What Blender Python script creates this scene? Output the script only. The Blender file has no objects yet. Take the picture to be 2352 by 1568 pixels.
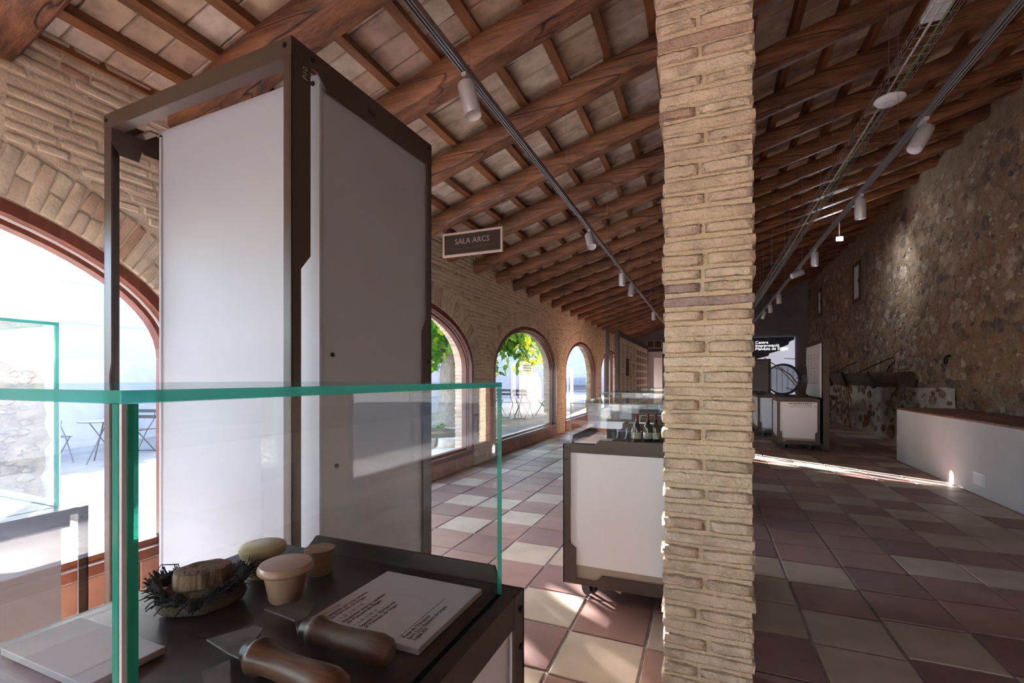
import bpy, math, random
from mathutils import Vector, Matrix, noise
R = random.Random(7)
sc = bpy.context.scene
COL = sc.collection
# ------------------------------------------------------------------ camera, sky, sun, exposure
H = 1.40                                    # eye height
YAW = math.atan(448 / 1074.0)
cam_d = bpy.data.cameras.new('camera'); cam = bpy.data.objects.new('camera', cam_d); COL.objects.link(cam)
cam.location = (0, 0, H); cam.rotation_euler = (math.pi / 2, 0, YAW)
cam_d.sensor_width = 36; cam_d.lens = 1074 / 2352 * 36; cam_d.shift_y = 84 / 2352; cam_d.clip_start = .01; cam_d.clip_end = 500
sc.camera = cam
sc.view_settings.view_transform = 'Standard'; sc.view_settings.look = 'None'
sc.view_settings.gamma = 1; sc.view_settings.use_curve_mapping = False
sc.view_settings.exposure = 3.3
SUN_EL = math.radians(14.5); SUN_DIR = Vector((.80, -.60, -math.tan(SUN_EL))).normalized()   # the way the light travels
w = bpy.data.worlds.new('sky'); sc.world = w; w.use_nodes = True
nt = w.node_tree; bg = nt.nodes['Background']
sky = nt.nodes.new('ShaderNodeTexSky'); sky.sky_type = 'NISHITA'; sky.sun_disc = False
sky.sun_elevation = math.radians(24); sky.sun_rotation = math.atan2(-SUN_DIR.x, -SUN_DIR.y); sky.air_density = 1.0; sky.dust_density = .8; sky.ozone_density = 2.0
nt.links.new(sky.outputs[0], bg.inputs[0]); bg.inputs[1].default_value = .20
sl = bpy.data.lights.new('sun', 'SUN'); sl.energy = 19.0; sl.angle = math.radians(.6); sl.color = (1, .97, .94)
so = bpy.data.objects.new('sun', sl); COL.objects.link(so); so.rotation_euler = SUN_DIR.to_track_quat('-Z', 'Y').to_euler(); so.location = (-20, 20, 12)
try:
    sc.cycles.use_denoising = True; sc.cycles.max_bounces = 8; sc.cycles.diffuse_bounces = 4; sc.cycles.glossy_bounces = 4; sc.cycles.use_adaptive_sampling = True; sc.cycles.adaptive_threshold = .03
    sc.cycles.transparent_max_bounces = 20; sc.cycles.transmission_bounces = 6; sc.cycles.sample_clamp_indirect = 8.0
    sc.cycles.caustics_reflective = False; sc.cycles.caustics_refractive = False
except Exception: pass

# ------------------------------------------------------------------ projection helper (only used to rank pieces by apparent size)
FW = (-math.sin(YAW), math.cos(YAW)); RT = (math.cos(YAW), math.sin(YAW))
def proj(p):
    d = FW[0] * p[0] + FW[1] * p[1]
    if d < .05: return None
    return (1176 + 1074 * (RT[0] * p[0] + RT[1] * p[1]) / d, 868 - 1074 * (p[2] - H) / d, d)
def rank(p, size, hide=()):
    q = proj(p)
    if q is None or not (-40 < q[0] < 2392 and -40 < q[1] < 1608): return 0
    for (a, b, c, e) in hide:
        if a < q[0] < b and c < q[1] < e: return 0
    return size / q[2]

# ------------------------------------------------------------------ materials
MATS = {}
def nodes_of(name):
    m = bpy.data.materials.new(name); m.use_nodes = True
    t = m.node_tree; b = t.nodes['Principled BSDF']; MATS[name] = m
    return m, t, b
def ramp(t, cols, interp='LINEAR'):
    r = t.nodes.new('ShaderNodeValToRGB'); e = r.color_ramp; e.interpolation = interp
    n = len(cols)
    while len(e.elements) < n: e.elements.new(.5)
    for i, c in enumerate(cols):
        pos, col = (c if isinstance(c[1], (tuple, list)) else (i / max(1, n - 1), c))
        e.elements[i].position = pos; e.elements[i].color = (*col, 1)
    return r
def pos_noise(t, scale, detail=4, stretch=(1, 1, 1), rough=.55):
    g = t.nodes.new('ShaderNodeNewGeometry'); mp = t.nodes.new('ShaderNodeMapping'); mp.inputs['Scale'].default_value = stretch
    n = t.nodes.new('ShaderNodeTexNoise'); n.inputs['Scale'].default_value = scale; n.inputs['Detail'].default_value = detail; n.inputs['Roughness'].default_value = rough
    t.links.new(g.outputs['Position'], mp.inputs[0]); t.links.new(mp.outputs[0], n.inputs['Vector'])
    return n
def rnd_val(t):
    o = t.nodes.new('ShaderNodeObjectInfo'); g = t.nodes.new('ShaderNodeNewGeometry')
    a = t.nodes.new('ShaderNodeMath'); a.operation = 'ADD'; f = t.nodes.new('ShaderNodeMath'); f.operation = 'FRACT'
    t.links.new(o.outputs['Random'], a.inputs[0]); t.links.new(g.outputs['Random Per Island'], a.inputs[1]); t.links.new(a.outputs[0], f.inputs[0])
    return f
def mat(name, cols, scale=4, rough=.6, metal=0, bump=0, bscale=None, rnd=None, stretch=(1, 1, 1), detail=4, spec=.5, mixf=1.0, bdist=.01):
    """cols: noise ramp; rnd: colours picked piece by piece, multiplied with the noise ramp."""
    m, t, b = nodes_of(name)
    b.inputs['Roughness'].default_value = rough; b.inputs['Metallic'].default_value = metal; b.inputs['Specular IOR Level'].default_value = spec
    if len(cols) == 1 and not rnd:
        b.inputs['Base Color'].default_value = (*cols[0], 1)
    else:
        n = pos_noise(t, scale, detail, stretch); r = ramp(t, [(.3 + .4 * i / max(1, len(cols) - 1), c) for i, c in enumerate(cols)])
        t.links.new(n.outputs[0], r.inputs[0]); src = r.outputs[0]
        if rnd:
            rv = rnd_val(t); r2 = ramp(t, rnd, 'CONSTANT' if len(rnd) > 3 else 'LINEAR'); t.links.new(rv.outputs[0], r2.inputs[0])
            mx = t.nodes.new('ShaderNodeMix'); mx.data_type = 'RGBA'; mx.blend_type = 'MULTIPLY'; mx.inputs[0].default_value = mixf
            t.links.new(r2.outputs[0], mx.inputs[6]); t.links.new(src, mx.inputs[7]); src = mx.outputs[2]
        t.links.new(src, b.inputs['Base Color'])
    if bump:
        n2 = pos_noise(t, bscale or scale * 6, 5, stretch); bp = t.nodes.new('ShaderNodeBump'); bp.inputs['Strength'].default_value = bump; bp.inputs['Distance'].default_value = bdist
        t.links.new(n2.outputs[0], bp.inputs['Height']); t.links.new(bp.outputs[0], b.inputs['Normal'])
    return m
def wood(name, dark, light, axis, scale=3, rough=.5, bump=.35, rnd=None, cracks=False):
    k = 'xyz'.index(axis); st = [9, 9, 9]; st[k] = .55
    m, t, b = nodes_of(name); b.inputs['Roughness'].default_value = rough
    n = pos_noise(t, scale, 6, st, .65); n1 = pos_noise(t, 2.3, 4)
    r = ramp(t, [(.34, tuple(c * .4 for c in dark)), (.44, dark), (.58, light), (.72, tuple(min(1, c * 1.35) for c in light))])
    ad = t.nodes.new('ShaderNodeMath'); ad.operation = 'MULTIPLY_ADD'; ad.inputs[1].default_value = .6
    mu = t.nodes.new('ShaderNodeMath'); mu.operation = 'MULTIPLY'; mu.inputs[1].default_value = .4
    t.links.new(n1.outputs[0], mu.inputs[0]); t.links.new(n.outputs[0], ad.inputs[0]); t.links.new(mu.outputs[0], ad.inputs[2])
    t.links.new(ad.outputs[0], r.inputs[0]); src = r.outputs[0]; hgt = n.outputs[0]
    def mult(col, src):
        mx = t.nodes.new('ShaderNodeMix'); mx.data_type = 'RGBA'; mx.blend_type = 'MULTIPLY'; mx.inputs[0].default_value = 1
        t.links.new(col, mx.inputs[6]); t.links.new(src, mx.inputs[7]); return mx.outputs[2]
    if rnd:
        rv = rnd_val(t); r2 = ramp(t, rnd); t.links.new(rv.outputs[0], r2.inputs[0]); src = mult(r2.outputs[0], src)
    if cracks:
        st2 = [4.5, 4.5, 4.5]; st2[k] = .14
        nc = pos_noise(t, .8, 2, st2); rc_ = ramp(t, [(.490, (1, 1, 1)), (.498, (.3, .25, .22)), (.502, (.3, .25, .22)), (.510, (1, 1, 1))])
        t.links.new(nc.outputs[0], rc_.inputs[0]); src = mult(rc_.outputs[0], src)
        mh = t.nodes.new('ShaderNodeMath'); mh.operation = 'MULTIPLY'; t.links.new(rc_.outputs[0], mh.inputs[0]); t.links.new(n.outputs[0], mh.inputs[1]); hgt = mh.outputs[0]
    t.links.new(src, b.inputs['Base Color'])
    bp = t.nodes.new('ShaderNodeBump'); bp.inputs['Strength'].default_value = bump; bp.inputs['Distance'].default_value = .015
    t.links.new(hgt, bp.inputs['Height']); t.links.new(bp.outputs[0], b.inputs['Normal'])
    return m
def glass(name, tint, f0=.05):
    """clear pane: transparent with a Schlick reflection, lets daylight through"""
    m, t, b = nodes_of(name); t.nodes.remove(b); out = t.nodes['Material Output']
    tr = t.nodes.new('ShaderNodeBsdfTransparent'); tr.inputs[0].default_value = (*tint, 1)
    gl = t.nodes.new('ShaderNodeBsdfGlossy'); gl.inputs['Roughness'].default_value = .0
    lw = t.nodes.new('ShaderNodeLayerWeight'); lw.inputs[0].default_value = .5
    pw = t.nodes.new('ShaderNodeMath'); pw.operation = 'POWER'; pw.inputs[1].default_value = 5
    ma = t.nodes.new('ShaderNodeMath'); ma.operation = 'MULTIPLY_ADD'; ma.inputs[1].default_value = .85; ma.inputs[2].default_value = f0
    mx = t.nodes.new('ShaderNodeMixShader')
    t.links.new(lw.outputs['Facing'], pw.inputs[0]); t.links.new(pw.outputs[0], ma.inputs[0]); t.links.new(ma.outputs[0], mx.inputs[0])
    t.links.new(tr.outputs[0], mx.inputs[1]); t.links.new(gl.outputs[0], mx.inputs[2]); t.links.new(mx.outputs[0], out.inputs[0])
    return m
def edge_glass(name, col, col2):
    """sawn edge of a thick pane: green glass that passes and scatters light"""
    m, t, b = nodes_of(name); out = t.nodes['Material Output']
    b.inputs['Base Color'].default_value = (*col, 1); b.inputs['Roughness'].default_value = .12
    tl = t.nodes.new('ShaderNodeBsdfTranslucent'); tl.inputs[0].default_value = (*col2, 1)
    tr = t.nodes.new('ShaderNodeBsdfTransparent'); tr.inputs[0].default_value = (*col2, 1)
    a = t.nodes.new('ShaderNodeMixShader'); a.inputs[0].default_value = .5
    c = t.nodes.new('ShaderNodeMixShader'); c.inputs[0].default_value = .45
    t.links.new(tl.outputs[0], a.inputs[1]); t.links.new(tr.outputs[0], a.inputs[2])
    t.links.new(b.outputs[0], c.inputs[1]); t.links.new(a.outputs[0], c.inputs[2]); t.links.new(c.outputs[0], out.inputs[0])
    return m
def emit(name, col, s):
    m, t, b = nodes_of(name); b.inputs['Base Color'].default_value = (*col, 1); b.inputs['Emission Color'].default_value = (*col, 1); b.inputs['Emission Strength'].default_value = s
    return m

BR = [(.0, (.72, .59, .44)), (.2, (.68, .54, .40)), (.38, (.74, .62, .48)), (.55, (.70, .56, .43)), (.7, (.65, .51, .38)), (.82, (.74, .60, .44)), (.90, (.60, .42, .31)), (.965, (.54, .34, .24))]
mat('brick', [(.72, .70, .70), (1.05, 1.03, 1.0)], 9, .88, bump=.55, bscale=55, rnd=BR, spec=.2, bdist=.008)
mat('mortar', [(.64, .51, .38), (.74, .61, .47)], 7, .92, bump=.6, bscale=60, spec=.15, bdist=.008)
PB = [(.0, (.72, .58, .42)), (.22, (.68, .54, .39)), (.42, (.74, .61, .46)), (.6, (.67, .53, .40)), (.74, (.60, .43, .31)), (.83, (.72, .59, .44)), (.92, (.54, .38, .29)), (.965, (.44, .34, .30)), (.988, (.58, .28, .18))]
mat('pillar_brick', [(.70, .67, .66), (1.0, .98, .96), (1.16, 1.15, 1.13)], 11, .9, bump=1.0, bscale=60, rnd=PB, spec=.15, bdist=.014)
mat('pillar_mortar', [(.68, .53, .36), (.76, .61, .43)], 20, .92, bump=1.0, bscale=80, spec=.1, bdist=.012)
FT = [(.0, (.34, .195, .165)), (.17, (.53, .42, .325)), (.29, (.28, .155, .14)), (.46, (.50, .385, .29)), (.56, (.37, .215, .175)), (.74, (.56, .45, .355)), (.83, (.30, .17, .155)), (.93, (.43, .25, .17))]
mat('floor_tile', [(.82, .80, .80), (1.08, 1.06, 1.05)], 3.5, .52, bump=.12, bscale=25, rnd=FT, spec=.4)
mat('grout', [(.34, .30, .27), (.50, .45, .41)], 18, .95, bump=.5, bscale=80)
CT = [(.0, (.62, .49, .38)), (.2, (.56, .42, .34)), (.4, (.66, .54, .44)), (.55, (.54, .39, .31)), (.7, (.68, .58, .48)), (.85, (.60, .47, .35)), (.95, (.70, .61, .54))]
mat('ceiling_tile', [(.66, .64, .62), (.95, .93, .91), (1.12, 1.1, 1.1)], 7, .9, bump=.35, bscale=30, rnd=CT, spec=.2)
mat('ceiling_mortar', [(.36, .31, .26), (.50, .44, .37)], 12, .95, bump=.5)
wood('beam_wood', (.15, .058, .028), (.30, .125, .058), 'x', 2.2, .55, .9, rnd=[(.8, .78, .76), (1.1, 1.08, 1.05)], cracks=True)
wood('batten_wood', (.20, .080, .032), (.30, .125, .050), 'y', 3, .5, .2, rnd=[(.7, .65, .6), (1.12, 1.1, 1.05)])
mat('frame_wood', [(.10, .026, .014), (.19, .055, .026)], 5, .38, stretch=(4, 4, .6), spec=.5)
mat('sill_tile', [(.22, .085, .05), (.32, .13, .075)], 6, .6, bump=.15, rnd=[(.8, .8, .8), (1.15, 1.1, 1.1)])
mat('white_bead', [(.80, .80, .82)], rough=.35)
mat('frame_brown', [(.066, .042, .031), (.084, .055, .042)], 2, .42, spec=.45)
mat('deck_brown', [(.050, .035, .034), (.065, .047, .046)], 30, .36, spec=.5)
mat('inner_beige', [(.44, .34, .27)], rough=.6)
mat('panel_white', [(.82, .81, .83), (.86, .85, .87)], 1.2, .5, spec=.3)
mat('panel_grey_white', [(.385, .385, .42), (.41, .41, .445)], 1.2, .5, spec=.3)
mat('card_white', [(.74, .70, .71)], rough=.6)
mat('ink', [(.05, .045, .045)], rough=.8)
mat('ink_pale', [(.42, .38, .37)], rough=.8)
mat('bolt_black', [(.015, .014, .014)], rough=.35, metal=.3)
mat('caster_black', [(.012, .012, .014)], rough=.35)
glass('vitrine_glass', (.985, .995, .99), .03)
glass('window_glass', (.985, .99, .99), .03)
edge_glass('glass_edge', (.04, .40, .30), (.22, .88, .72))
edge_glass('glass_edge_thin', (.30, .52, .46), (.70, .92, .86))
mat('plaster_white', [(.70, .68, .68), (.78, .76, .76)], 2, .85, bump=.15, bscale=12)
mat('plaster_grey', [(.22, .21, .22), (.27, .26, .27)], 2, .9, bump=.1)
mat('bench_top', [(.20, .075, .05), (.28, .11, .07)], 8, .55, bump=.1, rnd=[(.85, .85, .85), (1.1, 1.1, 1.1)])
SG = [(.0, (.27, .18, .115)), (.16, (.38, .28, .19)), (.3, (.19, .13, .09)), (.42, (.32, .17, .095)), (.54, (.50, .42, .33)), (.68, (.14, .115, .10)), (.78, (.36, .22, .13)), (.9, (.44, .35, .27))]
def stonemat():
    m = mat('stone', [(.6, .58, .56), (1.0, .98, .95), (1.15, 1.13, 1.1)], 16, .9, bump=.9, bscale=38, rnd=SG, spec=.2, bdist=.02)
    t = m.node_tree; b = t.nodes['Principled BSDF']; src = b.inputs['Base Color'].links[0].from_socket
    n = pos_noise(t, 7, 6, rough=.7); r = ramp(t, [(.46, (0, 0, 0)), (.66, (.75, .75, .75))]); t.links.new(n.outputs[0], r.inputs[0])
    mx = t.nodes.new('ShaderNodeMix'); mx.data_type = 'RGBA'; t.links.new(r.outputs[0], mx.inputs[0]); t.links.new(src, mx.inputs[6]); mx.inputs[7].default_value = (.30, .215, .15, 1); t.links.new(mx.outputs[2], b.inputs['Base Color'])
stonemat()
mat('stone_mortar', [(.22, .155, .105), (.30, .22, .15), (.37, .285, .205)], 6, .95, bump=1.0, bscale=22, spec=.1, bdist=.03)
mat('whitewash', [(.36, .31, .26), (.56, .52, .48), (.63, .60, .57)], 3.0, .95, bump=.5, bscale=14, bdist=.02)
mat('aluminium', [(.46, .45, .47)], rough=.38, metal=.75)
mat('track_slot', [(.03, .03, .035)], rough=.5)
mat('lamp_silver', [(.56, .54, .56)], rough=.42, metal=.35)
mat('lamp_inside', [(.86, .86, .88)], rough=.25, metal=.2)
mat('wire_steel', [(.55, .55, .58)], rough=.3, metal=.9)
mat('cable_green', [(.14, .34, .08)], rough=.5)
mat('cable_white', [(.70, .68, .66)], rough=.5)
mat('device_white', [(.78, .77, .79)], rough=.4)
mat('device_ring', [(.25, .22, .60)], rough=.4)
mat('iron', [(.022, .018, .016)], rough=.55, metal=.5)
wood('press_wood', (.045, .022, .013), (.11, .058, .034), 'y', 2.5, .6, .6)
mat('blade', [(.12, .105, .09), (.19, .165, .14)], 40, .6, metal=.1)
wood('handle_old', (.11, .055, .030), (.21, .115, .065), 'x', 6, .5, .1)
wood('handle_red', (.16, .060, .030), (.27, .115, .060), 'x', 5, .32, .05)
mat('ferrule', [(.10, .095, .09)], rough=.4, metal=.8)
mat('wax_yellow', [(.62, .50, .24), (.70, .58, .33)], 20, .35)
mat('wax_pink', [(.50, .27, .17), (.60, .35, .23)], 20, .35)
mat('cork', [(.34, .20, .11), (.48, .31, .18)], 90, .8, bump=.3)
mat('sack', [(.13, .095, .058), (.24, .18, .11)], 160, .95, bump=.8, bscale=260)
mat('thread_dark', [(.018, .018, .022), (.04, .036, .036)], 60, .9)
mat('stump_wood', [(.14, .085, .05), (.40, .27, .17)], 60, .9, stretch=(1, 1, .2), bump=.8, bscale=90)
mat('bottle_glass', [(.03, .022, .016)], rough=.06, spec=.8)
mat('capsule_red', [(.28, .02, .03)], rough=.4)
mat('label_pale', [(.55, .52, .44)], rough=.7)
glass('drinking_glass', (.90, .92, .93), .10)
mat('paper_print', [(.66, .56, .46)], rough=.8)
mat('photo_dark', [(.10, .07, .05), (.25, .2, .16)], 30, .7)
mat('sign_cream', [(.60, .46, .38)], rough=.6)
mat('sign_brown', [(.055, .034, .025)], rough=.5)
mat('sign_text', [(.42, .36, .31)], rough=.6)
mat('sign_text_faint', [(.10, .072, .058)], rough=.6)
mat('twig', [(.07, .038, .02), (.14, .08, .045)], 30, .8)
mat('paving', [(.20, .19, .195), (.29, .275, .275)], 1.5, .95, bump=.3, bscale=14, spec=.05)
mat('paver', [(.8, .8, .8), (1.1, 1.1, 1.1)], 5, .9, bump=.3, bscale=25, rnd=[(.0, (.58, .56, .54)), (.25, (.64, .62, .60)), (.5, (.54, .51, .49)), (.75, (.66, .65, .63))])
mat('wall_limewash', [(.31, .33, .39), (.37, .39, .45)], 2.5, .95, bump=.6, bscale=5, bdist=.04, spec=.05)
mat('far_facade', [(.36, .42, .52)], rough=.6)
mat('facade_joint', [(.26, .31, .40)], rough=.6)
mat('garden_metal', [(.045, .050, .058)], rough=.45, metal=.3)
mat('bark', [(.20, .17, .15), (.34, .30, .27)], 6, .9, bump=.6, bscale=18, stretch=(3, 3, 1))
mat('soil', [(.07, .05, .035), (.12, .09, .06)], 12, .95, bump=.6)
def leafmat():
    m, t, b = nodes_of('fig_leaf'); out = t.nodes['Material Output']
    rv = rnd_val(t); r = ramp(t, [(.0, (.035, .095, .018)), (.45, (.06, .15, .022)), (.8, (.11, .21, .03)), (.97, (.36, .34, .04))]); t.links.new(rv.outputs[0], r.inputs[0])
    b.inputs['Roughness'].default_value = .5; t.links.new(r.outputs[0], b.inputs['Base Color'])
    tl = t.nodes.new('ShaderNodeBsdfTranslucent'); g = t.nodes.new('ShaderNodeMix'); g.data_type = 'RGBA'; g.blend_type = 'MULTIPLY'; g.inputs[0].default_value = 1; g.inputs[7].default_value = (2.6, 2.8, 1.2, 1)
    t.links.new(r.outputs[0], g.inputs[6]); t.links.new(g.outputs[2], tl.inputs[0])
    mx = t.nodes.new('ShaderNodeMixShader'); mx.inputs[0].default_value = .45
    t.links.new(b.outputs[0], mx.inputs[1]); t.links.new(tl.outputs[0], mx.inputs[2]); t.links.new(mx.outputs[0], out.inputs[0])
leafmat()

# ------------------------------------------------------------------ mesh builder
class MB:
    def __init__(s): s.v = []; s.f = []; s.m = []; s.sm = []
    def add(s, vs, fs, m=0, smooth=False):
        o = len(s.v); s.v += [tuple(p) for p in vs]
        for q in fs: s.f.append([i + o for i in q]); s.m.append(m); s.sm.append(smooth)
        return s
    def box(s, x0, x1, y0, y1, z0, z1, m=0):
        return s.add([(x0, y0, z0), (x1, y0, z0), (x1, y1, z0), (x0, y1, z0), (x0, y0, z1), (x1, y0, z1), (x1, y1, z1), (x0, y1, z1)],
                     [(3, 2, 1, 0), (4, 5, 6, 7), (0, 1, 5, 4), (1, 2, 6, 5), (2, 3, 7, 6), (3, 0, 4, 7)], m)
    def prism(s, pts, axis, a0, a1, m=0):
        """2-D outline pts (ccw or cw) extruded along axis; the two coordinates are the other axes in xyz order"""
        k = 'xyz'.index(axis)
        def mk(p, a):
            q = list(p); q.insert(k, a); return q
        n = len(pts); vs = [mk(p, a0) for p in pts] + [mk(p, a1) for p in pts]
        area = sum(pts[i][0] * pts[(i + 1) % n][1] - pts[(i + 1) % n][0] * pts[i][1] for i in range(n))
        flip = (area > 0) != (axis == 'y')
        A = list(range(n)); B = [i + n for i in range(n)]
        fs = [A[::-1] if flip else A, B if flip else B[::-1]]
        for i in range(n):
            j = (i + 1) % n
            fs.append((i, j, j + n, i + n) if flip else (j, i, i + n, j + n))
        return s.add(vs, fs, m)
    def tube(s, pts, r, n=8, m=0, cap=True, smooth=True, squash=None):
        """tube along a polyline; r number or list"""
        pts = [Vector(p) for p in pts]; k = len(pts); rs = r if isinstance(r, (list, tuple)) else [r] * k
        o = len(s.v); up = Vector((0, 0, 1))
        T0 = (pts[1] - pts[0]).normalized()
        if abs(T0.dot(up)) > .95: up = Vector((1, 0, 0))
        U = T0.cross(up).normalized(); vs = []
        for i in range(k):
            T = (pts[min(i + 1, k - 1)] - pts[max(i - 1, 0)]).normalized()
            U = (U - T * U.dot(T)).normalized(); W = T.cross(U)
            for j in range(n):
                a = 2 * math.pi * (j + .5) / n
                vs.append(pts[i] + (U * math.cos(a) + W * math.sin(a)) * rs[i])
        fs = [(i * n + j, i * n + (j + 1) % n, (i + 1) * n + (j + 1) % n, (i + 1) * n + j) for i in range(k - 1) for j in range(n)]
        s.add(vs, fs, m, smooth)
        if cap:
            s.f.append([o + j for j in range(n)][::-1]); s.f.append([o + (k - 1) * n + j for j in range(n)]); s.m += [m, m]; s.sm += [False, False]
        return s
    def lathe(s, prof, n=20, m=0, c=(0, 0, 0), smooth=True, mat4=None, wob=None):
        vs = []
        for (r, z) in prof:
            for j in range(n):
                a = 2 * math.pi * j / n; rr = r * (wob(a, z) if wob else 1)
                p = Vector((c[0] + rr * math.cos(a), c[1] + rr * math.sin(a), c[2] + z))
                vs.append(mat4 @ p if mat4 else p)
        k = len(prof)
        fs = [(i * n + j, i * n + (j + 1) % n, (i + 1) * n + (j + 1) % n, (i + 1) * n + j) for i in range(k - 1) for j in range(n)]
        fs += [tuple(range(n))[::-1], tuple((k - 1) * n + j for j in range(n))]
        return s.add(vs, fs, m, smooth)
    def pillow(s, o, u, v, nrm, w, h, t, ch=.006, jit=.003, m=0):
        """a brick or tile face: w x h on the plane (u, v) at centre o, standing t proud of it with a worn edge"""
        vs = []
        for (k, inset, zz) in ((0, 0, -.004), (1, 0, t - ch), (2, ch, t)):
            for (a, b) in ((-1, -1), (1, -1), (1, 1), (-1, 1)):
                ju, jv, jn = (R.uniform(-jit, jit) for _ in range(3))
                vs.append(o + u * (a * (w / 2 - inset) + ju) + v * (b * (h / 2 - inset) + jv) + nrm * (zz + (jn * .7 if k else 0)))
        fs = [(8, 9, 10, 11)]
        for k in (0, 4):
            for i in range(4):
                j = (i + 1) % 4; fs.append((k + i, k + j, k + 4 + j, k + 4 + i))
        return s.add(vs, fs, m)
    def build(s, name, mats, parent=None, loc=None, rot=None, bevel=0, seg=1):
        me = bpy.data.meshes.new(name); me.from_pydata(s.v, [], s.f)
        for mm in ([mats] if isinstance(mats, str) else mats): me.materials.append(MATS[mm])
        me.polygons.foreach_set('material_index', s.m); me.polygons.foreach_set('use_smooth', s.sm); me.update()
        if any(s.sm): me.set_sharp_from_angle(angle=math.radians(38))
        return link(name, me, parent, loc, rot, bevel, seg)
def link(name, me, parent=None, loc=None, rot=None, bevel=0, seg=1, scale=None):
    o = bpy.data.objects.new(name, me); COL.objects.link(o)
    if parent is not None: o.parent = parent
    if loc is not None: o.location = loc
    if rot is not None: o.rotation_euler = rot
    if scale is not None: o.scale = scale
    if bevel:
        b = o.modifiers.new('bevel', 'BEVEL'); b.width = bevel; b.segments = seg; b.limit_method = 'ANGLE'; b.angle_limit = math.radians(40)
    return o
def tag(o, label=None, cat=None, group=None, kind=None):
    if label: o['label'] = label
    if cat: o['category'] = cat
    if group: o['group'] = group
    if kind: o['kind'] = kind
    return o
def empty(name, loc=(0, 0, 0), rz=0, label=None, cat=None, group=None, kind=None):
    o = bpy.data.objects.new(name, None); COL.objects.link(o); o.location = loc; o.rotation_euler = (0, 0, rz); o.empty_display_size = .1
    return tag(o, label, cat, group, kind)
def copy_tree(o, parent=None):
    c = o.copy(); COL.objects.link(c); c.parent = parent
    for ch in list(o.children): copy_tree(ch, c)
    return c
def text(name, body, size, m, parent, loc, rot, align='LEFT', extrude=.0004, spacing=1.0, line=1.0):
    cu = bpy.data.curves.new(name, 'FONT'); cu.body = body; cu.size = size; cu.align_x = align; cu.extrude = extrude; cu.space_character = spacing; cu.space_line = line; cu.resolution_u = 2
    tmp = bpy.data.objects.new(name, cu); COL.objects.link(tmp)
    bpy.context.view_layer.update()
    me = bpy.data.meshes.new_from_object(tmp.evaluated_get(bpy.context.evaluated_depsgraph_get()))
    bpy.data.objects.remove(tmp); me.materials.clear(); me.materials.append(MATS[m])
    return link(name, me, parent, loc, rot)
V = Vector
X_, Y_, Z_ = V((1, 0, 0)), V((0, 1, 0)), V((0, 0, 1))
def unit_pillow(seed, ch, jit, smooth=False):
    """shared shape of a brick or tile, 1 x 1 x 1: scaled per piece"""
    me = bpy.data.meshes.new('piece'); rr = random.Random(seed); vs = []
    for (k, i1, zz) in ((0, 0, -.3), (1, 0, .55), (2, ch, 1)):
        for (a, b) in ((-1, -1), (1, -1), (1, 1), (-1, 1)):
            vs.append((a * (.5 - i1 * jit[0]) + rr.uniform(-1, 1) * jit[0] * .5, b * (.5 - i1 * jit[1]) + rr.uniform(-1, 1) * jit[1] * .5, zz + (rr.uniform(-.18, .18) if k == 2 else 0)))
    fs = [(8, 9, 10, 11)]
    for k in (0, 4):
        for i in range(4):
            j = (i + 1) % 4; fs.append((k + i, k + j, k + 4 + j, k + 4 + i))
    me.from_pydata(vs, [], fs); me.polygons.foreach_set('use_smooth', [smooth] * len(fs)); me.update(); return me
def place_pieces(pieces, meshes, matname, parent, name, stuff_name, limit=290, ch=.006, jit=.003):
    """pieces: (rank, centre, u, v, n, w, h, t). The largest in the picture become parts of their own, the rest one joined part."""
    pieces.sort(key=lambda p: -p[0]); keep = [p for p in pieces[:limit] if p[0] > 0]; rest = pieces[len(keep):]
    for me in meshes:
        if not me.materials: me.materials.append(MATS[matname])
    inv = parent.matrix_basis.inverted()
    for i, (rk, o, u, v, n, ww, hh, t) in enumerate(keep):
        ob = link(name, meshes[i % len(meshes)], parent)
        M = Matrix((( *(u * ww), 0), (*(v * hh), 0), (*(n * t), 0), (0, 0, 0, 1))).transposed(); M.translation = o
        ob.matrix_basis = inv @ M
    if rest:
        b = MB()
        for (rk, o, u, v, n, ww, hh, t) in rest: b.pillow(o, u, v, n, ww, hh, t, ch, jit)
        ob = b.build(stuff_name, matname, parent); ob.matrix_basis = inv; tag(ob, kind='stuff')

# ================================================================== the room
XL, XR, XO = -3.45, 3.85, -3.78             # window wall (inner and outer face), stone wall
YB, YF = -6.4, 22.5                        # rear and far end
SLOPE = (5.25 - 3.08) / 7.3; TH = math.atan(SLOPE)
def zbeam(x): return 3.08 + SLOPE * (x - XL)
# ---- floor
fl = MB(); fl.box(XO, XR + .4, YB, YF + .3, -.2, -.008)
floor = tag(fl.build('floor', 'grout'), kind='structure')
pcs = []
for i in range(-7, 12):
    oy = R.uniform(-.03, .03)
    for j in range(-30, 50):
        x = -.706 + .408 * (i + .5); y = 2.514 + .41 * (j + .5) + oy
        if x < XL - .05 or x > XR + .1 or y < YB or y > YF: continue
        o = V((x + R.uniform(-.002, .002), y, -.008))
        pcs.append((rank(o, 1), o, X_, Y_, Z_, .393 + R.uniform(-.004, .003), .395 + R.uniform(-.005, .003), .008 + R.uniform(-.002, .002)))
place_pieces(pcs, [unit_pillow(s, 1.0, (.008, .008)) for s in range(8)], 'floor_tile', floor, 'tile', 'tile_field', 295, .003, .0015)

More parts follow.
